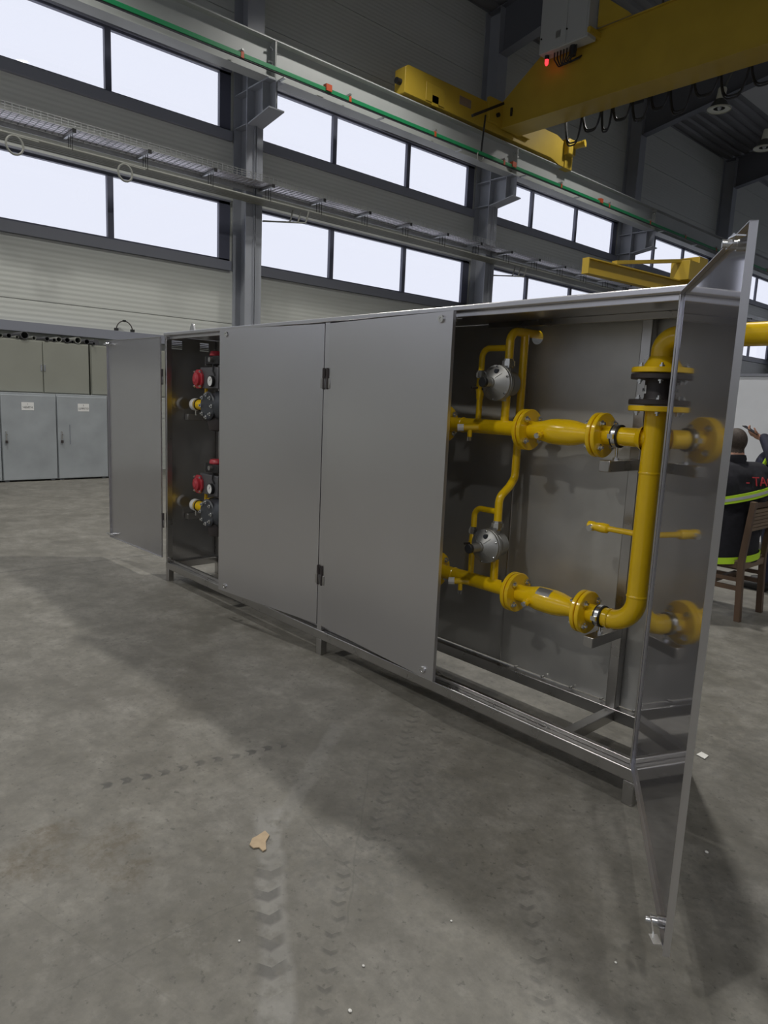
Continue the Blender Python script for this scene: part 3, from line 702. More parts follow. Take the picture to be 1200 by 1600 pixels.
# ================================================================== gas pipework inside the cabinet
PY, ZU, ZL = .29, 1.443, .640
gp = thing('gas_pipework', 'yellow gas pipework with flanges, valves and regulators inside the cabinet', 'pipework', (-.215, PY, .64))
bolt_me = MB().lathe([(.0155, -.003), (.0155, .011), (.008, .011), (.008, .023)], (0, 0, 0), (0, 0, 1), 6).mesh('flange_bolt'); bolt_me.materials.append(M_ZINC)
def flange_pair(x, z, root, y=PY, r=.098, mats=(None, None), gap=.0025, th=.020, bolts=4, ph=PI/4):
    fs = []
    for s in (-1, 1):
        f = MB().lathe([(r-.003, 0), (r, .003), (r, th-.003), (r-.003, th)], (x+s*gap, y, z), (s, 0, 0), 40).build('flange', mats[0 if s < 0 else 1] or M_YPIPE, root); fs.append(f)
        for k in range(bolts):
            t = ph+2*PI*k/bolts; inst(bolt_me, 'bolt', f, axis_m((x+s*(gap+th), y+.072*math.cos(t), z+.072*math.sin(t)), (s, 0, 0)))
    MB().cyl((x-gap, y, z), (x+gap, y, z), r-.012, 32).build('gasket', M_ORANGE, root)
    return fs
def hflange(x, z, root, m1, m2, y=PY, r=.112, th=.022, up=1):
    for s, m in ((-1, m1), (1, m2)):
        f = MB().lathe([(r-.003, 0), (r, .003), (r, th-.003), (r-.003, th)], (x, y, z+s*.002), (0, 0, s), 40).build('flange', m, root)
        for k in range(6):
            t = 2*PI*k/6; inst(bolt_me, 'bolt', f, axis_m((x+.086*math.cos(t), y+.086*math.sin(t), z+s*(.002+th)), (0, 0, s)) @ Matrix.Scale(.72, 4))
def clamp(x, z, root, y=PY, r=.044, ztop=.56):
    c = MB().lathe([(r+.001, -.009), (r+.008, -.009), (r+.008, .009), (r+.001, .009)], (x, y, z), (1, 0, 0), 28, cap=False).build('pipe_clamp', M_ZINC, root)
    MB().lathe([(r, -.017), (r+.007, -.017), (r+.007, .017), (r, .017)], (x, y, z), (1, 0, 0), 28, cap=False).build('clamp_lining', M_BLACKR, c)
    MB().box(x-.012, x+.012, y-r-.026, y-r-.004, z-.010, z+.010).build('clamp_ear', M_ZINC, c)
    MB().cyl((x, y, z-r-.005), (x, y, ztop), .006, 8).build('clamp_stud', M_ZINC, c); MB().cyl((x, y, ztop), (x, y, ztop+.010), .014, 6).build('clamp_nut', M_ZINC, c)
XR_ = -.215
R1 = .0435
# riser, elbow and outlet
MB().tube([(-.445, PY, ZL), (XR_, PY, ZL), (XR_, PY, 1.56)], R1, 24, .114, 12).build('riser_pipe', M_YPIPE, gp)
for z in (.77, 1.30): MB().lathe([(R1, -.006), (R1+.0025, -.002), (R1+.0025, .002), (R1, .006)], (XR_, PY, z), (0, 0, 1), 24, cap=False).build('weld_seam', M_YPIPE, gp)
MB().lathe([(R1+.0025, -.004), (R1+.004, 0), (R1+.0025, .004)], (-.33, PY, ZL), (1, 0, 0), 24, cap=False).build('weld_seam', M_YPIPE, gp)
MB().tube([(-.445, PY, ZU), (XR_-.02, PY, ZU)], R1-.003, 24).build('branch_pipe', M_YPIPE, gp)
MB().lathe([(R1+.014, 0), (R1+.004, .016), (R1-.003, .03)], (XR_-.035, PY, ZU), (-1, 0, 0), 24, cap=False).build('tee_weld', M_YPIPE, gp)
hflange(XR_, 1.578, gp, M_YPIPE, M_DCAST)
MB().lathe([(.060, 0), (.054, .015), (.054, .085), (.060, .10)], (XR_, PY, 1.595), (0, 0, 1), 28).build('insulating_joint', M_DCAST, gp)
hflange(XR_, 1.707, gp, M_DCAST, M_YPIPE)
st = MB().add([(XR_+.0555*math.cos(t), PY+.0555*math.sin(t), z) for z in (1.626, 1.660) for t in [math.radians(205+7*i) for i in range(6)]], [(i, i+1, 7+i, 6+i) for i in range(5)]).build('type_label', M_WHITEL, gp)
text('label_print', 'FN', .020, M_INK, st, Matrix.Translation((XR_-.046, PY-.036, 1.640)) @ Matrix.Rotation(math.radians(-40), 4, 'Z') @ Matrix.Rotation(PI/2, 4, 'X'), .0005)
MB().lathe([(.075, 0), (.060, .02), (.047, .045)], (XR_, PY, 1.73), (0, 0, 1), 28, cap=False).build('weld_neck', M_YPIPE, gp)
MB().tube([(XR_, PY, 1.732), (XR_, PY, 1.852), (.62, PY, 1.852)], .044, 24, .108, 12).build('outlet_elbow', M_YPIPE, gp)
flange_pair(.62, 1.852, gp)
# side stub with small valve
MB().cyl((XR_-.03, PY, 1.037), (-.38, PY, 1.037), .013, 12).build('stub_pipe', M_YPIPE, gp)
v = MB().lathe([(.013, 0), (.021, .008), (.023, .03), (.019, .07), (.022, .075), (.022, .10), (.012, .105)], (-.375, PY, 1.037), (-1, 0, 0), 16).build('stub_valve', M_YPIPE, gp)
MB().cyl((-.455, PY, 1.037), (-.455, PY-.035, 1.030), .014, 8).build('valve_plug', M_ZINC, v)
for z, dz in ((ZU, 1.34), (ZL, .56)):
    clamp(-.375, z, gp, r=R1-.001, ztop=dz)
    f = flange_pair(-.457, z, gp); flange_pair(-.852, z, gp)
    # valve body between the flanges
    b = MB().lathe([(.043, 0), (.042, .035), (.048, .07), (.058, .115), (.060, .15), (.060, .215), (.055, .25), (.045, .29), (.043, .36)], (-.83, PY, z), (1, 0, 0), 32).build('ball_valve', M_YPIPE, gp)
    MB().lathe([(.018, .03), (.018, .075), (.013, .075), (.013, .083)], (-.735, PY, z), (0, -1, -.25), 8).build('valve_stem', M_YPIPE, b)
    MB().lathe([(.013, .083), (.013, .092)], (-.735, PY, z), (0, -1, -.25), 8).build('stem_plug', M_ZINC, b)
    if z == ZL: MB().add([(-.70+.075*u, PY+.061*math.cos(t), z+.061*math.sin(t)) for u in (0, 1) for t in [math.radians(100+9*i) for i in range(6)]], [(i, i+1, 7+i, 6+i) for i in range(5)]).build('type_plate', M_ALU, b)
    # run to the left
    MB().tube([(-3.36, PY, z), (-.87, PY, z)], .037, 24).build('run_pipe', M_YPIPE, gp)
    MB().lathe([(.037, -.004), (.040, 0), (.037, .004)], (-1.26, PY, z), (1, 0, 0), 24, cap=False).build('weld_seam', M_YPIPE, gp)
    flange_pair(-1.405, z, gp)
    # drain stub pointing to the front
    t0 = MB().tube([(-1.13, PY-.03, z-.005), (-1.19, PY-.075, z-.01)], .017, 12).build('test_stub', M_YPIPE, gp)
    MB().cyl((-1.19, PY-.075, z-.01), (-1.215, PY-.094, z-.012), .019, 10).build('stub_plug', M_WHITEL, t0)
    MB().tube([(-1.165, PY-.057, z-.01), (-1.165, PY-.057, z-.055)], .012, 10).build('drain', M_YPIPE, t0)
    MB().cyl((-1.165, PY-.057, z-.055), (-1.165, PY-.057, z-.075), .011, 8).build('drain_plug', M_ZINC, t0)
# small-bore lines and regulators
def union(x, y, z, parent, r=.021):
    u = MB().lathe([(r*1.15, -.022), (r*1.15, -.012), (r*1.5, -.012), (r*1.5, .012), (r*1.15, .012), (r*1.15, .022)], (x, y, z), (0, 0, 1), 8).build('union_nut', M_ZINC, parent)
XRG = -.992
MB().cyl((XRG, PY, ZU+.02), (XRG, PY, 1.60), .021, 16).build('regulator_inlet', M_YPIPE, gp)
MB().tube([(XRG, PY, 1.74), (XRG, PY, 1.910), (XRG+.004, CD+.20, 1.914)], .021, 16, .055, 8).build('vent_line', M_YPIPE, gp)
MB().tube([(XRG, .405, 1.91), (XRG, .405, 1.19), (XRG+.002, .36, 1.145), (XRG, PY, 1.095), (XRG, PY, .93)], .0205, 16, .06, 8).build('drop_line', M_YPIPE, gp)
MB().tube([(XRG, PY, 1.83), (-1.162, PY, 1.83), (-1.162, PY, ZU)], .0155, 14, .045, 8).build('bypass_line', M_YPIPE, gp)
MB().tube([(XRG, PY, 1.022), (-1.147, PY, 1.022), (-1.147, PY, ZL)], .0155, 14, .045, 8).build('bypass_line', M_YPIPE, gp)
MB().cyl((XRG, PY, ZL+.02), (XRG, PY, .78), .021, 16).build('regulator_inlet', M_YPIPE, gp)
union(XRG, PY, 1.755, gp); union(XRG, PY, .955, gp); union(-1.162, PY, 1.70, gp, .016); union(-1.147, PY, .90, gp, .016)
for x, z in ((-1.162, 1.635), (-1.147, .835)):
    v = MB().lathe([(.0155, -.06), (.019, -.05), (.021, -.02), (.024, 0), (.021, .02), (.019, .045), (.0155, .055)], (x, PY, z), (0, 0, 1), 14).build('bypass_valve', M_YPIPE, gp)
    MB().cyl((x, PY-.02, z), (x-.01, PY-.055, z), .006, 8).build('valve_key', M_DCAST, v)
def regulator(z, lab, kl):
    c = (XRG-.01, .225, z); r = .086
    b = MB().lathe([(.045, -.115), (.060, -.105), (.060, -.06), (.040, -.05), (.040, -.03), (r-.010, -.022), (r, -.018), (r, -.003), (r-.004, 0), (r, .003), (r, .014), (r-.012, .020), (r-.022, .030), (.035, .048), (.026, .052), (.026, .062)], c, (0, -1, 0), 40).build('regulator', M_ALU, gp); b['label'] = lab
    MB().cyl((c[0], .225+.06, z-.085), (c[0], .225+.06, z+.09), .026, 14).build('regulator_body', M_ALU, b)
    for k in range(6):
        t = 2*PI*k/6+.4; inst(bolt_me, 'cover_screw', b, axis_m((c[0]+(r-.007)*math.cos(t), .225-.014, z+(r-.007)*math.sin(t)), (0, -1, 0)) @ Matrix.Scale(.45, 4))
    for k in range(4):
        t = PI/4+k*PI/2; MB().bar((c[0]+.030*math.cos(t), .225-.050, z+.030*math.sin(t)), (c[0]+.066*math.cos(t), .225-.029, z+.066*math.sin(t)), .004, .008, (0, 1, 0)).build('cover_rib', M_ALU, b)
    MB().lathe([(.022, .055), (.021, .055+kl)], c, (0, -1, 0), 20).build('spring_tower', M_ALU, b)
    MB().lathe([(.0235, .055+kl-.004), (.0235, .055+kl+.012), (.021, .055+kl+.014)], c, (0, -1, 0), 20).build('tower_cap', M_BLACKR, b)
    MB().cyl((c[0]+.02, .225-.02, z+.055), (c[0]+.02, .225-.042, z+.055), .011, 10).build('breather_plug', M_GREYB, b)
regulator(1.658, 'upper round aluminium regulator with black cap', .045)
regulator(.852, 'lower round aluminium regulator with long spring tower', .07)

# shut-off units in the far bay
def shutoff(z, lab, drop):
    y = .215
    t = thing('shut_off_unit', lab, 'valve', (-3.85, y, z))
    MB().tube([(-4.09, y, z), (-3.80, y, z)], .042, 20).build('inlet_pipe', M_YPIPE, t)
    c = MB().lathe([(.043, 0), (.049, 0), (.049, .05), (.043, .05)], (-4.09, y, z), (1, 0, 0), 24, cap=False).build('pipe_clamp', M_WHITEL, t)
    MB().cyl((-4.07, y, z-.045), (-4.07, y, z-.088), .006, 8).build('clamp_stud', M_ZINC, c)
    MB().lathe([(.047, 0), (.047, .012)], (-4.02, y, z), (1, 0, 0), 24).build('rubber_sleeve', M_BLACKR, t)
    MB().lathe([(.100, 0), (.100, .018)], (-3.800, y, z), (1, 0, 0), 36).build('flange', M_YPIPE, t)
    MB().lathe([(.100, 0), (.100, .022)], (-3.779, y, z), (1, 0, 0), 36).build('flange', M_DCAST, t)
    MB().lathe([(.09, 0), (.098, .002), (.098, .012), (.09, .016)], (-3.755, y, z), (1, 0, 0), 36).build('seal_ring', M_ALU, t)
    b = MB().lathe([(.085, 0), (.10, .02), (.115, .07), (.115, .20), (.10, .26), (.06, .27)], (-3.740, y, z), (1, 0, 0), 32).build('valve_body', M_GREYB, t)
    for k in range(8):
        a = 2*PI*k/8; inst(bolt_me, 'bolt', b, axis_m((-3.675+.085*math.cos(a), y-.113, z+.085*math.sin(a)), (0, -1, 0)))
    MB().lathe([(.105, 0), (.108, .01), (.10, .018)], (-3.675, y-.095, z), (0, -1, 0), 32).build('body_cover', M_GREYB, t)
    MB().lathe([(.09, 0), (.10, -.06), (.085, -.12), (.05, -.13)], (-3.665, y, z-.06), (0, 0, 1), 28).build('lower_bowl', M_DCAST, t)
    MB().cyl((-3.860, y-.02, z+.03), (-3.860, y-.02, z+.14), .013, 12).build('pilot_line', M_YPIPE, t)
    p = MB().prism([(-3.875+.070*math.cos(PI/8+k*PI/4), z+.20+.078*math.sin(PI/8+k*PI/4)) for k in range(8)], 'y', y-.085, y-.065).build('red_cover', M_RED, t, bevel=.004)
    MB().lathe([(.050, 0), (.048, .02), (.028, .026), (.024, .03)], (-3.875, y-.085, z+.20), (0, -1, 0), 24).build('cover_boss', M_RED, p)
    for sx in (-1, 1):
        for sz in (-1, 1): inst(bolt_me, 'cover_screw', p, axis_m((-3.875+sx*.045, y-.085, z+.20+sz*.055), (0, -1, 0)) @ Matrix.Scale(.6, 4))
    MB().box(-3.875, -3.595, y-.065, y+.03, z+.13, z+.29).build('control_block', M_BLOCK, t, bevel=.006)
    g = MB().lathe([(.040, 0), (.042, .004), (.042, .022), (.038, .026), (.037, .02)], (-3.675, y-.066, z+.185), (0, -1, 0), 28, cap=True).build('pressure_gauge', M_BLACKR, t)
    MB().cyl((-3.675, y-.085, z+.185), (-3.675, y-.090, z+.185), .036, 28).build('gauge_face', M_WHITEL, g); MB().bar((-3.675, y-.091, z+.185), (-3.660, y-.091, z+.205), .003, .002, (0, 1, 0)).build('gauge_needle', M_INK, g)
    k = MB().box(-3.805, -3.595, y-.06, y+.03, z+.31, z+.375).build('switch_box', M_BLACKR, t, bevel=.006)
    MB().box(-3.812, -3.805, y-.055, y+.02, z+.305, z+.37).build('switch_tag', M_ALU, k)
    MB().cyl((-3.695, y-.06, z+.345), (-3.695, y-.085, z+.345), .018, 14).build('cable_gland', M_ALU, k)
    MB().lathe([(.055, 0), (.058, .008), (.052, .030), (.048, .034)], (-3.705, y-.01, z+.376), (0, 0, 1), 24).build('red_cap', M_RED, t)
    MB().tube([(-3.655, y-.07, z+.31), (-3.655, y-.075, z+.26), (-3.635, y-.07, z+.23)], .006, 8).build('impulse_tube', M_CABLE, t)
    MB().tube([(-3.475, y, z), (-3.42, y+.03, z), (-3.36, PY, z)], .04, 16).build('outlet_pipe', M_YPIPE, t)
shutoff(1.452, 'upper dark shut-off valve with red cover in the far cabinet bay', 0)
shutoff(.632, 'lower dark shut-off valve with red cover in the far cabinet bay', 0)

# ================================================================== lockers by the wall
def handle(x, y, z, parent):
    h = MB().box(x, x+.012, y-.012, y+.012, z-.07, z+.07).build('latch_plate', M_ZINC, parent)
    MB().cyl((x+.012, y, z+.02), (x+.035, y, z+.02), .015, 10).build('lock_knob', M_CHROME, h)
    MB().box(x+.012, x+.03, y-.018, y+.018, z-.12, z-.075).build('padlock', M_DCAST, h, bevel=.003)
W_ = .837
LOW = ['blue-grey steel locker at the picture edge with padlock', 'blue-grey steel locker with white label beside the open cabinet door', 'blue-grey steel locker hidden behind the folded cabinet door']
for i, k in enumerate((0, 1, 2)):
    y0 = .467+W_*k
    t = thing('steel_locker', LOW[i], 'locker', (-11.4, y0+W_/2, 0), 'lower lockers by the wall')
    MB().box(-11.85, -11.045, y0+.003, y0+W_-.003, .02, 1.42).build('locker_body', M_LOCKER_LO, t, bevel=.004)
    d = MB().box(-11.045, -11.02, y0+.012, y0+W_-.012, .03, 1.385).build('door', M_LOCKER_LO, t, bevel=.006)
    for s in (.07, W_-.07): MB().box(-11.12, -11.06, y0+s-.03, y0+s+.03, 0, .02).build('foot', M_LOCKER_LO, t)
    handle(-11.02, y0+.07, .74, d)
    MB().bar((-11.018, y0+.20, .60), (-11.018, y0+.20, .92), .008, .012, (1, 0, 0)).build('scratch_bar', M_TRIM, d) if k == 1 else None
    if k < 2:
        yc = y0+(.40 if k == 0 else .43); l = MB().box(-11.02, -11.0175, yc-.092, yc+.092, 1.145, 1.272).build('paper_label', M_WHITEL, d)
        R = Matrix.Translation((-11.0165, yc, 1.19)) @ Matrix.Rotation(PI/2, 4, 'Z') @ Matrix.Rotation(PI/2, 4, 'X')
        text('label_print', ('ЧЕМТН', 'ЦУРЕТО')[k], .042, M_INK, l, R, .0006); R2 = R.copy(); R2.translation = Vector((-11.0165, yc, 1.242)); text('label_number', ('1', '2')[k], .036, M_INK, l, R2, .0006)
tk = thing('steel_locker', 'blue-grey steel locker cut off by the left picture edge', 'locker', (-11.4, .05, 0), 'lower lockers by the wall')
MB().box(-11.85, -11.045, -.37, .464, .02, 1.42).build('locker_body', M_LOCKER_LO, tk, bevel=.004); MB().box(-11.045, -11.02, -.36, .455, .03, 1.385).build('door', M_LOCKER_LO, tk, bevel=.006)
UP = ['olive-grey wall cupboard with pipe offcuts on top', 'olive-grey wall cupboard beside the folded cabinet door']
for k in (0, 1):
    y0 = .43+1.507*k; w = 1.48
    t = thing('wall_cupboard', UP[k], 'cupboard', (-11.5, y0+w/2, 1.42), 'upper cupboards by the wall')
    MB().box(-11.85, -11.22, y0, y0+w, 1.421, 2.26).build('cupboard_body', M_LOCKER_UP, t, bevel=.004)
    for j in (0, 1):
        a = y0+.012+j*(w/2-.004); d = MB().box(-11.22, -11.2, a, a+w/2-.020, 1.435, 2.245).build('door', M_LOCKER_UP, t, bevel=.004)
        MB().box(-11.2, -11.19, (a+w/2-.05) if j == 0 else a+.004, (a+w/2-.026) if j == 0 else a+.028, 1.78, 1.88).build('latch', M_ZINC, d)
offs = [(.568, .030), (.690, .038), (.905, .062), (1.06, .032), (1.245, .035), (1.36, .028), (1.445, .044), (1.562, .042), (1.66, .024), (1.735, .055), (1.895, .045), (2.045, .050), (.80, .024), (1.98, .022)]
od = ['thin', 'small', 'large wide', 'slim', 'short', 'narrow', 'squat', 'medium', 'tiny', 'big', 'stubby', 'capped', 'thinnest', 'slender']
for i, (y, r) in enumerate(offs):
    x1 = -11.20+random.uniform(-.05, .06)
    prof = [(r*.82, .02), (r*.84, .0), (r, 0), (r, .55), (r*.84, .55), (r*.82, .53)]
    cap = i == 11
    m = MB().lathe([(.002, 0), (r, 0), (r, .55), (.002, .55)] if cap else prof+[prof[0]], (x1, y, 2.262+r), (-1, 0, 0), 20, cap=False)
    rank = sorted(p[0] for p in offs).index(y)+1
    tag(m.build('pipe_offcut', M_PIPEEND if i % 3 else M_CONDUIT, loc=(x1, y, 2.26)), '%s pipe offcut lying on the cupboard, number %d counting from the left' % (od[i], rank), 'pipe', 'pipe offcuts on the cupboard')
t = thing('pipe_hoop', 'black half-round pipe hoop standing on the wall girt', 'hoop', (XW+.17, 2.78, 2.59))
MB().tube([(XW+.17, 2.78+.15*math.cos(a), 2.60+.17*math.sin(a)) for a in [PI*i/16 for i in range(17)]], .010, 8).build('hoop_bow', M_DCAST, t)
for y in (2.63, 2.93): MB().box(XW+.14, XW+.20, y-.03, y+.03, 2.59, 2.635).build('hoop_foot', M_BLACKR, t)
MB().box(XW+.15, XW+.19, 2.755, 2.805, 2.755, 2.79).build('hoop_nut', M_BLACKR, t)

# ================================================================== people, chair, board
def remesh(name, mb, voxel, parent, mats, pick, smooth=6):
    me = mb.mesh(name+'_src'); ob = bpy.data.objects.new(name+'_src', me); COL.objects.link(ob)
    r = ob.modifiers.new('r', 'REMESH'); r.mode = 'VOXEL'; r.voxel_size = voxel
    s = ob.modifiers.new('s', 'SMOOTH'); s.factor = .5; s.iterations = smooth
    dg = bpy.context.evaluated_depsgraph_get(); me2 = bpy.data.meshes.new_from_object(ob.evaluated_get(dg)); me2.name = name
    bpy.data.objects.remove(ob); bpy.data.meshes.remove(me)
    for m in mats: me2.materials.append(m)
    for p in me2.polygons: p.use_smooth = True; p.material_index = pick(p.center)
    o = org(parent)
    me2.transform(Matrix.Translation(-o))
    ob = bpy.data.objects.new(name, me2); COL.objects.link(ob); ob.parent = parent; ORG[ob.name] = o; return ob
def cap(mb, p0, p1, r0, r1, n=14, k=6):
    # tapered capsule
    p0, p1 = Vector(p0), Vector(p1)
    mb.lathe([(r0*math.sin(PI/2*i/k)+1e-4, -r0*math.cos(PI/2*i/k)) for i in range(k+1)]+[(r1*math.cos(PI/2*i/k)+1e-4, (p1-p0).length+r1*math.sin(PI/2*i/k)) for i in range(k+1)], p0, p1-p0, n)
def head(mb, c, yaw, s=1.0, tilt=0.0):
    # c: head centre; faces direction (cos yaw, sin yaw)
    R = Matrix.Rotation(yaw, 3, 'Z') @ Matrix.Rotation(tilt, 3, 'Y'); c = Vector(c)
    def P(x, y, z): return c+R @ (Vector((x, y, z))*s)
    mb.ball(P(-.01, 0, .025), .095*s, .078*s, .098*s, R=R); mb.ball(P(.03, 0, -.045), .06*s, .055*s, .072*s, R=R)
    cap(mb, P(.085, 0, .015), P(.105, 0, -.022), .010*s, .014*s); mb.ball(P(.082, 0, -.062), .014*s, .026*s, .009*s, R=R); mb.ball(P(.072, 0, -.098), .02*s, .022*s, .016*s, R=R)
    for e in (-1, 1):
        mb.ball(P(-.005, e*.078, -.005), .020*s, .010*s, .032*s, R=R); mb.ball(P(.078, e*.032, .028), .012*s, .022*s, .008*s, R=R)
    cap(mb, P(-.02, 0, -.05), P(-.035, 0, -.16), .055*s, .06*s)
def eyes(c, yaw, parent, s=1.0, tilt=0.0):
    R = Matrix.Rotation(yaw, 3, 'Z') @ Matrix.Rotation(tilt, 3, 'Y')
    for e in (-1, 1):
        b = MB().ball(Vector(c)+R @ (Vector((.076, e*.032, .010))*s), .011*s, n=12, m=8).build('eye', M_WHITEL, parent); MB().ball(Vector(c)+R @ (Vector((.084, e*.032, .009))*s), .005*s, n=8, m=6).build('pupil', M_INK, b)
def hand(mb, w, d, palm_n, s=1.0, curl=.9):
    # w wrist, d finger direction, palm_n palm normal: palm, four fingers curling towards the palm, thumb from the side
    w, d, pn = Vector(w), Vector(d).normalized(), Vector(palm_n).normalized(); sd = d.cross(pn).normalized()
    cap(mb, w, w+d*.035*s, .024*s, .026*s)
    for i, (o, L) in enumerate(((-.030, .070), (-.010, .080), (.010, .075), (.029, .060))):
        a = w+d*.03*s+sd*o*s*.8; k = w+d*.088*s+sd*o*s; cap(mb, a, k, .013*s, .0115*s)
        p = k
        for j, f in enumerate((.45, .32, .23)):
            ang = curl*(j+1)*.62; q = p+(d*math.cos(ang)+pn*math.sin(ang))*L*f*s; cap(mb, p, q, .0098*s-.0008*j, .0092*s-.0008*j); p = q
    b = w+d*.025*s-sd*.026*s; m1 = b+(d*.55-sd*.7+pn*.45).normalized()*.042*s; m2 = m1+(d*.7-sd*.1+pn*.6).normalized()*.034*s
    cap(mb, b, m1, .014*s, .011*s); cap(mb, m1, m2, .011*s, .0088*s)

# seated person, seen from behind, facing the wall (-x)
sp = thing('person', 'seated person in a dark jacket with yellow bands, back to the camera', 'person', (-1.05, 3.15, .0))
b = MB(); PX, PYY = -1.02, 3.19
b.ball((PX, PYY, .55), .17, .22, .15); b.ball((PX+.01, PYY, .72), .17, .225, .20); b.ball((PX+.02, PYY, .93), .165, .225, .21); b.ball((PX+.01, PYY, 1.07), .145, .225, .13)
for e in (-1, 1): b.ball((PX+.045, PYY+e*.13, .98), .135, .15, .20); b.ball((PX+.02, PYY+e*.13, .72), .15, .15, .24)
cap(b, (PX+.02, PYY-.19, 1.09), (PX+.02, PYY+.19, 1.09), .115, .115)
cap(b, (PX, PYY, 1.12), (PX-.01, PYY, 1.235), .085, .075)
HC = (PX-.035, PYY+.02, 1.335); head(b, HC, PI-.1, 1.0, .12)
for s in (-1, 1):
    sh = (PX+.02, PYY+s*.25, 1.05); el = (PX-.02, PYY+s*.34, .80); wr = (PX-.36, PYY+s*.14, .74)
    cap(b, sh, el, .10, .085); cap(b, el, wr, .066, .048); hand(b, (PX-.39, PYY+s*.13, .735), (-1, -s*.3, -.1), (0, 0, -1))
    hp = (PX-.02, PYY+s*.10, .54); kn = (PX-.46, PYY+s*.13, .54); an = (PX-.44, PYY+s*.13, .10)
    cap(b, hp, kn, .095, .07); cap(b, kn, an, .066, .045); cap(b, (PX-.42, PYY+s*.13, .05), (PX-.60, PYY+s*.14, .045), .045, .04)
def pick_s(c):
    if c.x < PX-.365 and .62 < c.z < .85: return 1
    h = Vector(HC)
    if c.z > 1.245 and (c-h).length < .2: return 2 if (c.x > h.x-.045 or c.z > h.z+.06) and c.z > 1.27 else 1
    return 0
body = remesh('body', b, .011, sp, [M_CLOTH, M_SKIN, M_HAIR], pick_s)
eyes(HC, PI-.1, sp, 1.0, .12)
MB().lathe([(.078, 0), (.092, .0), (.098, .03), (.092, .06), (.074, .065)], (PX-.012, PYY, 1.185), (-.12, 0, 1), 24, cap=False).build('jacket_collar', M_CLOTH, sp)
def ring_band(z, rx, ry, cx, cy, h, tilt, m, name, parent, a0=-180, a1=180, off=0):
    vs = []; n = 40
    for i in range(n+1):
        t = math.radians(a0+(a1-a0)*i/n); x = cx+rx*math.cos(t); y = cy+ry*math.sin(t); zz = z+tilt*(y-cy)
        for dr, dz in ((0, -h/2), (.006, -h/2), (.006, h/2), (0, h/2)): vs.append((x+dr*math.cos(t), y+dr*math.sin(t), zz+dz))
    fs = [(i*4+k, i*4+(k+1) % 4, (i+1)*4+(k+1) % 4, (i+1)*4+k) for i in range(n) for k in range(4)]
    return MB().add(vs, fs).build(name, m, parent)
for dz, m in ((.0, M_HIVIS),): bd = ring_band(.955, .186, .345, PX+.018, PYY, .062, .20, m, 'hi_vis_band', sp)
ring_band(.955, .190, .349, PX+.018, PYY, .022, .20, M_REFL, 'reflective_strip', bd)
hm = ring_band(.47, .20, .27, PX+.02, PYY, .05, .10, M_HIVIS, 'hem_band', sp)
vs = []; n = 32
for z, rx, ry in ((.44, .197, .267), (.56, .192, .265), (.72, .185, .260), (.80, .175, .25)):
    for i in range(n): a = 2*PI*i/n; vs.append((PX+.015+rx*math.cos(a), PYY+ry*math.sin(a), z))
MB().add(vs, [(k*n+i, k*n+(i+1) % n, (k+1)*n+(i+1) % n, (k+1)*n+i) for k in range(3) for i in range(n)]).build('jacket_skirt', M_CLOTH, sp)
text('back_print', '- TAC', .100, M_REDTXT, sp, Matrix.Translation((PX+.184, PYY+.10, 1.062)) @ Matrix.Rotation(PI/2, 4, 'Z') @ Matrix.Rotation(math.radians(74), 4, 'X'), .003)

sp.rotation_euler.z = math.radians(-28)

# wooden chair
ch = thing('wooden_chair', 'brown wooden chair with slatted back under the seated person', 'chair', (-1.0, 3.22, 0))
for y in (2.995, 3.425):
    MB().add([(-.80, y, 0), (-.755, y, 0), (-.755, y+.042, 0), (-.80, y+.042, 0), (-.825, y, .45), (-.78, y, .45), (-.78, y+.042, .45), (-.825, y+.042, .45), (-.785, y, .925), (-.745, y, .925), (-.745, y+.042, .925), (-.785, y+.042, .925)],
             [(0,3,2,1),(8,9,10,11)]+[(a+i, a+(i+1) % 4, a+4+(i+1) % 4, a+4+i) for a in (0, 4) for i in range(4)]).build('back_post', M_WOOD, ch, bevel=.003)
    MB().box(-1.215, -1.175, y, y+.042, 0, .45).build('front_leg', M_WOOD, ch, bevel=.003)
    for z0, z1 in ((.405, .455), (.305, .335), (.235, .27)): MB().box(-1.18, -.80, y+.008, y+.034, z0, z1).build('side_rail' if z0 > .4 else 'stretcher', M_WOOD, ch, bevel=.002)
for i in range(6): MB().box(-.80+.012, -.775+.012, 3.037, 3.425, .70+i*.027, .722+i*.027).build('back_slat', M_WOODL, ch)
MB().box(-.80, -.775, 3.037, 3.425, .865, .905).build('top_rail', M_WOOD, ch, bevel=.003)
for i in range(9): MB().box(-1.21+i*.046, -1.17+i*.046, 3.0, 3.46, .456, .472).build('seat_slat', M_WOODL, ch, bevel=.002)
for x in (-.81, -1.205): MB().box(x, x+.025, 3.037, 3.425, .40, .45).build('cross_rail', M_WOODL, ch, bevel=.002)
MB().box(-1.0, -.97, 3.03, 3.43, .27, .30).build('cross_rail', M_WOOD, ch)

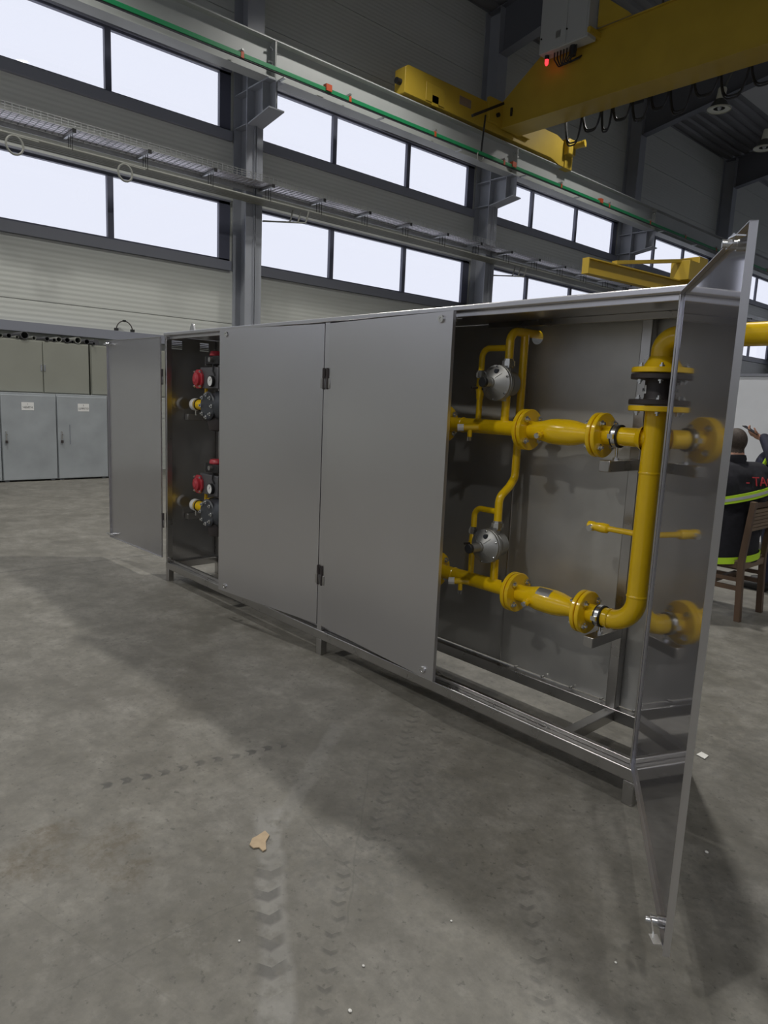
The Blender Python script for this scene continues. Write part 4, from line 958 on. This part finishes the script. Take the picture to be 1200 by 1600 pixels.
# standing person looking at a phone
pp = thing('person', 'standing person in navy clothes holding a phone', 'person', (-1.02, 4.30, 0))
b = MB(); QX, QY = -1.02, 4.30
b.ball((QX, QY, .98), .16, .19, .16); b.ball((QX-.055, QY, 1.12), .175, .20, .17); b.ball((QX, QY, 1.30), .16, .205, .20); cap(b, (QX, QY-.16, 1.47), (QX, QY+.16, 1.47), .085, .085)
cap(b, (QX, QY, 1.45), (QX-.01, QY, 1.56), .07, .058)
QH = (QX-.05, QY, 1.68); head(b, QH, PI, 1.0, .35)
WR = Vector((QX-.175, QY-.095, 1.365))
for s in (-1, 1):
    sh = (QX, QY+s*.215, 1.44); el = (QX+.01, QY+s*.25, 1.17)
    wr = WR if s < 0 else Vector((QX-.02, QY+.27, .95))
    cap(b, sh, el, .075, .06); cap(b, el, wr-Vector((-.02, 0, 0)), .058, .042)
    if s < 0: hand(b, wr-Vector((.012, 0, 0)), (-.85, -.1, .35), (.1, .35, .75), 1.0, 1.0)
    else: hand(b, wr-Vector((0, 0, .03)), (-.1, 0, -1), (0, -1, 0), 1.0, .5)
    hp = (QX+.01, QY+s*.10, .93); kn = (QX, QY+s*.11, .50); an = (QX+.03, QY+s*.11, .10)
    cap(b, hp, kn, .10, .07); cap(b, kn, an, .068, .05); cap(b, (QX+.02, QY+s*.11, .05), (QX-.16, QY+s*.12, .045), .048, .042)
def pick_p(c):
    if c.x < QX-.18 and c.z > 1.30 and c.z < 1.50 and c.y < QY-.02: return 1
    if c.y > QY+.2 and c.z < .93 and c.z > .7: return 1
    h = Vector(QH)
    if c.z > 1.56: return 2 if c.z > h.z+.055 or c.x > h.x+.03 and c.z > h.z-.05 else 1
    if c.z < .10: return 3
    return 0
remesh('body', b, .0085, pp, [M_NAVY, M_SKIN, M_HAIR, M_BLACKR], pick_p, 3)
eyes(QH, PI, pp, 1.0, .35)
st = MB().tube([(QX-.10, QY-.215, 1.10), (QX-.06, QY-.225, 1.20), (QX-.02, QY-.225, 1.28)], .018, 8).build('sleeve_band', M_HIVIS, pp)
MB().box(QX-.15, QX-.10, QY-.235, QY-.20, 1.055, 1.075).build('belt_tag', M_WHITEL, pp)
ph = thing('smartphone', 'thin dark smartphone in the standing person\'s hand', 'phone', tuple(WR+Vector((-.11, -.01, .03))))
T = Matrix.Translation(WR+Vector((-.092, -.012, .062))) @ Matrix.Rotation(math.radians(28), 4, 'Y')
MB(T).box(-.078, .078, -.037, .037, -.004, .004).build('phone_body', M_BLACKR, ph, bevel=.003)
MB(T).box(-.074, .074, -.034, .034, .004, .0048).build('phone_screen', mat('phone_glass', (.02, .02, .03), .08), ph)
MB(T).box(-.0785, -.070, -.03, .03, -.0035, .0045).build('phone_edge', M_WHITEL, ph)

# white board behind them
wb = thing('white_panel', 'tall white panel standing behind the two people', 'panel', (-1.6, 6.1, 0))
MB().box(-2.7, -.3, 6.08, 6.12, .12, 2.0).build('panel_sheet', M_BOARD, wb, bevel=.004)
for x in (-2.6, -.4): MB().box(x-.03, x+.03, 5.85, 6.35, 0, .05).box(x-.03, x+.03, 6.12, 6.16, .05, 1.9).build('panel_foot', M_TRIM, wb)
MB().box(-2.72, -.28, 6.07, 6.13, 2.0, 2.03).build('panel_edge', M_TRIM, wb)

# ================================================================== litter on the floor
def flat(name, pts, z, th, m, label, cat):
    cx = sum(p[0] for p in pts)/len(pts); cy = sum(p[1] for p in pts)/len(pts)
    return tag(MB().prism(pts, 'z', z, z+th).build(name, m, loc=(cx, cy, z)), label, cat)
card = [(-0.7270, -1.2980), (-0.7520, -1.2720), (-0.7530, -1.2510), (-0.7620, -1.2130), (-0.7300, -1.2150), (-0.7070, -1.2450), (-0.6700, -1.2670), (-0.6680, -1.2810), (-0.6940, -1.2800), (-0.7030, -1.2970)]
flat('cardboard_scrap', card, .002, .004, M_CARD, 'torn scrap of brown cardboard on the floor', 'scrap')
pa = [(-0.0310, 0.6460), (-0.0270, 0.6900), (0.0100, 0.6800), (0.0120, 0.6350)]
flat('paper_scrap', pa, .002, .003, M_PAPER, 'small white paper scrap on the floor by the open door', 'scrap')
for cx, cy, r, lab in ((-0.370, -1.549, .004, 'tiny white chip on the floor below the cardboard scrap'), (-0.075, -1.331, .0045, 'tiny pale chip on the floor at the lower middle'), (0.014, -1.452, .006, 'tiny pale pebble at the bottom of the floor'), (-0.036, -1.014, .004, 'tiny white chip on the shaded floor'), (0.317, -0.049, .007, 'small pinkish chip on the floor right of the open door'), (0.371, -0.767, .004, 'tiny chip beside the open door corner')):
    tag(MB().ball((cx, cy, r*.6), r, r*.8, r*.6, 8, 5).build('floor_chip', M_PAPER, loc=(cx, cy, 0)), lab, 'chip')
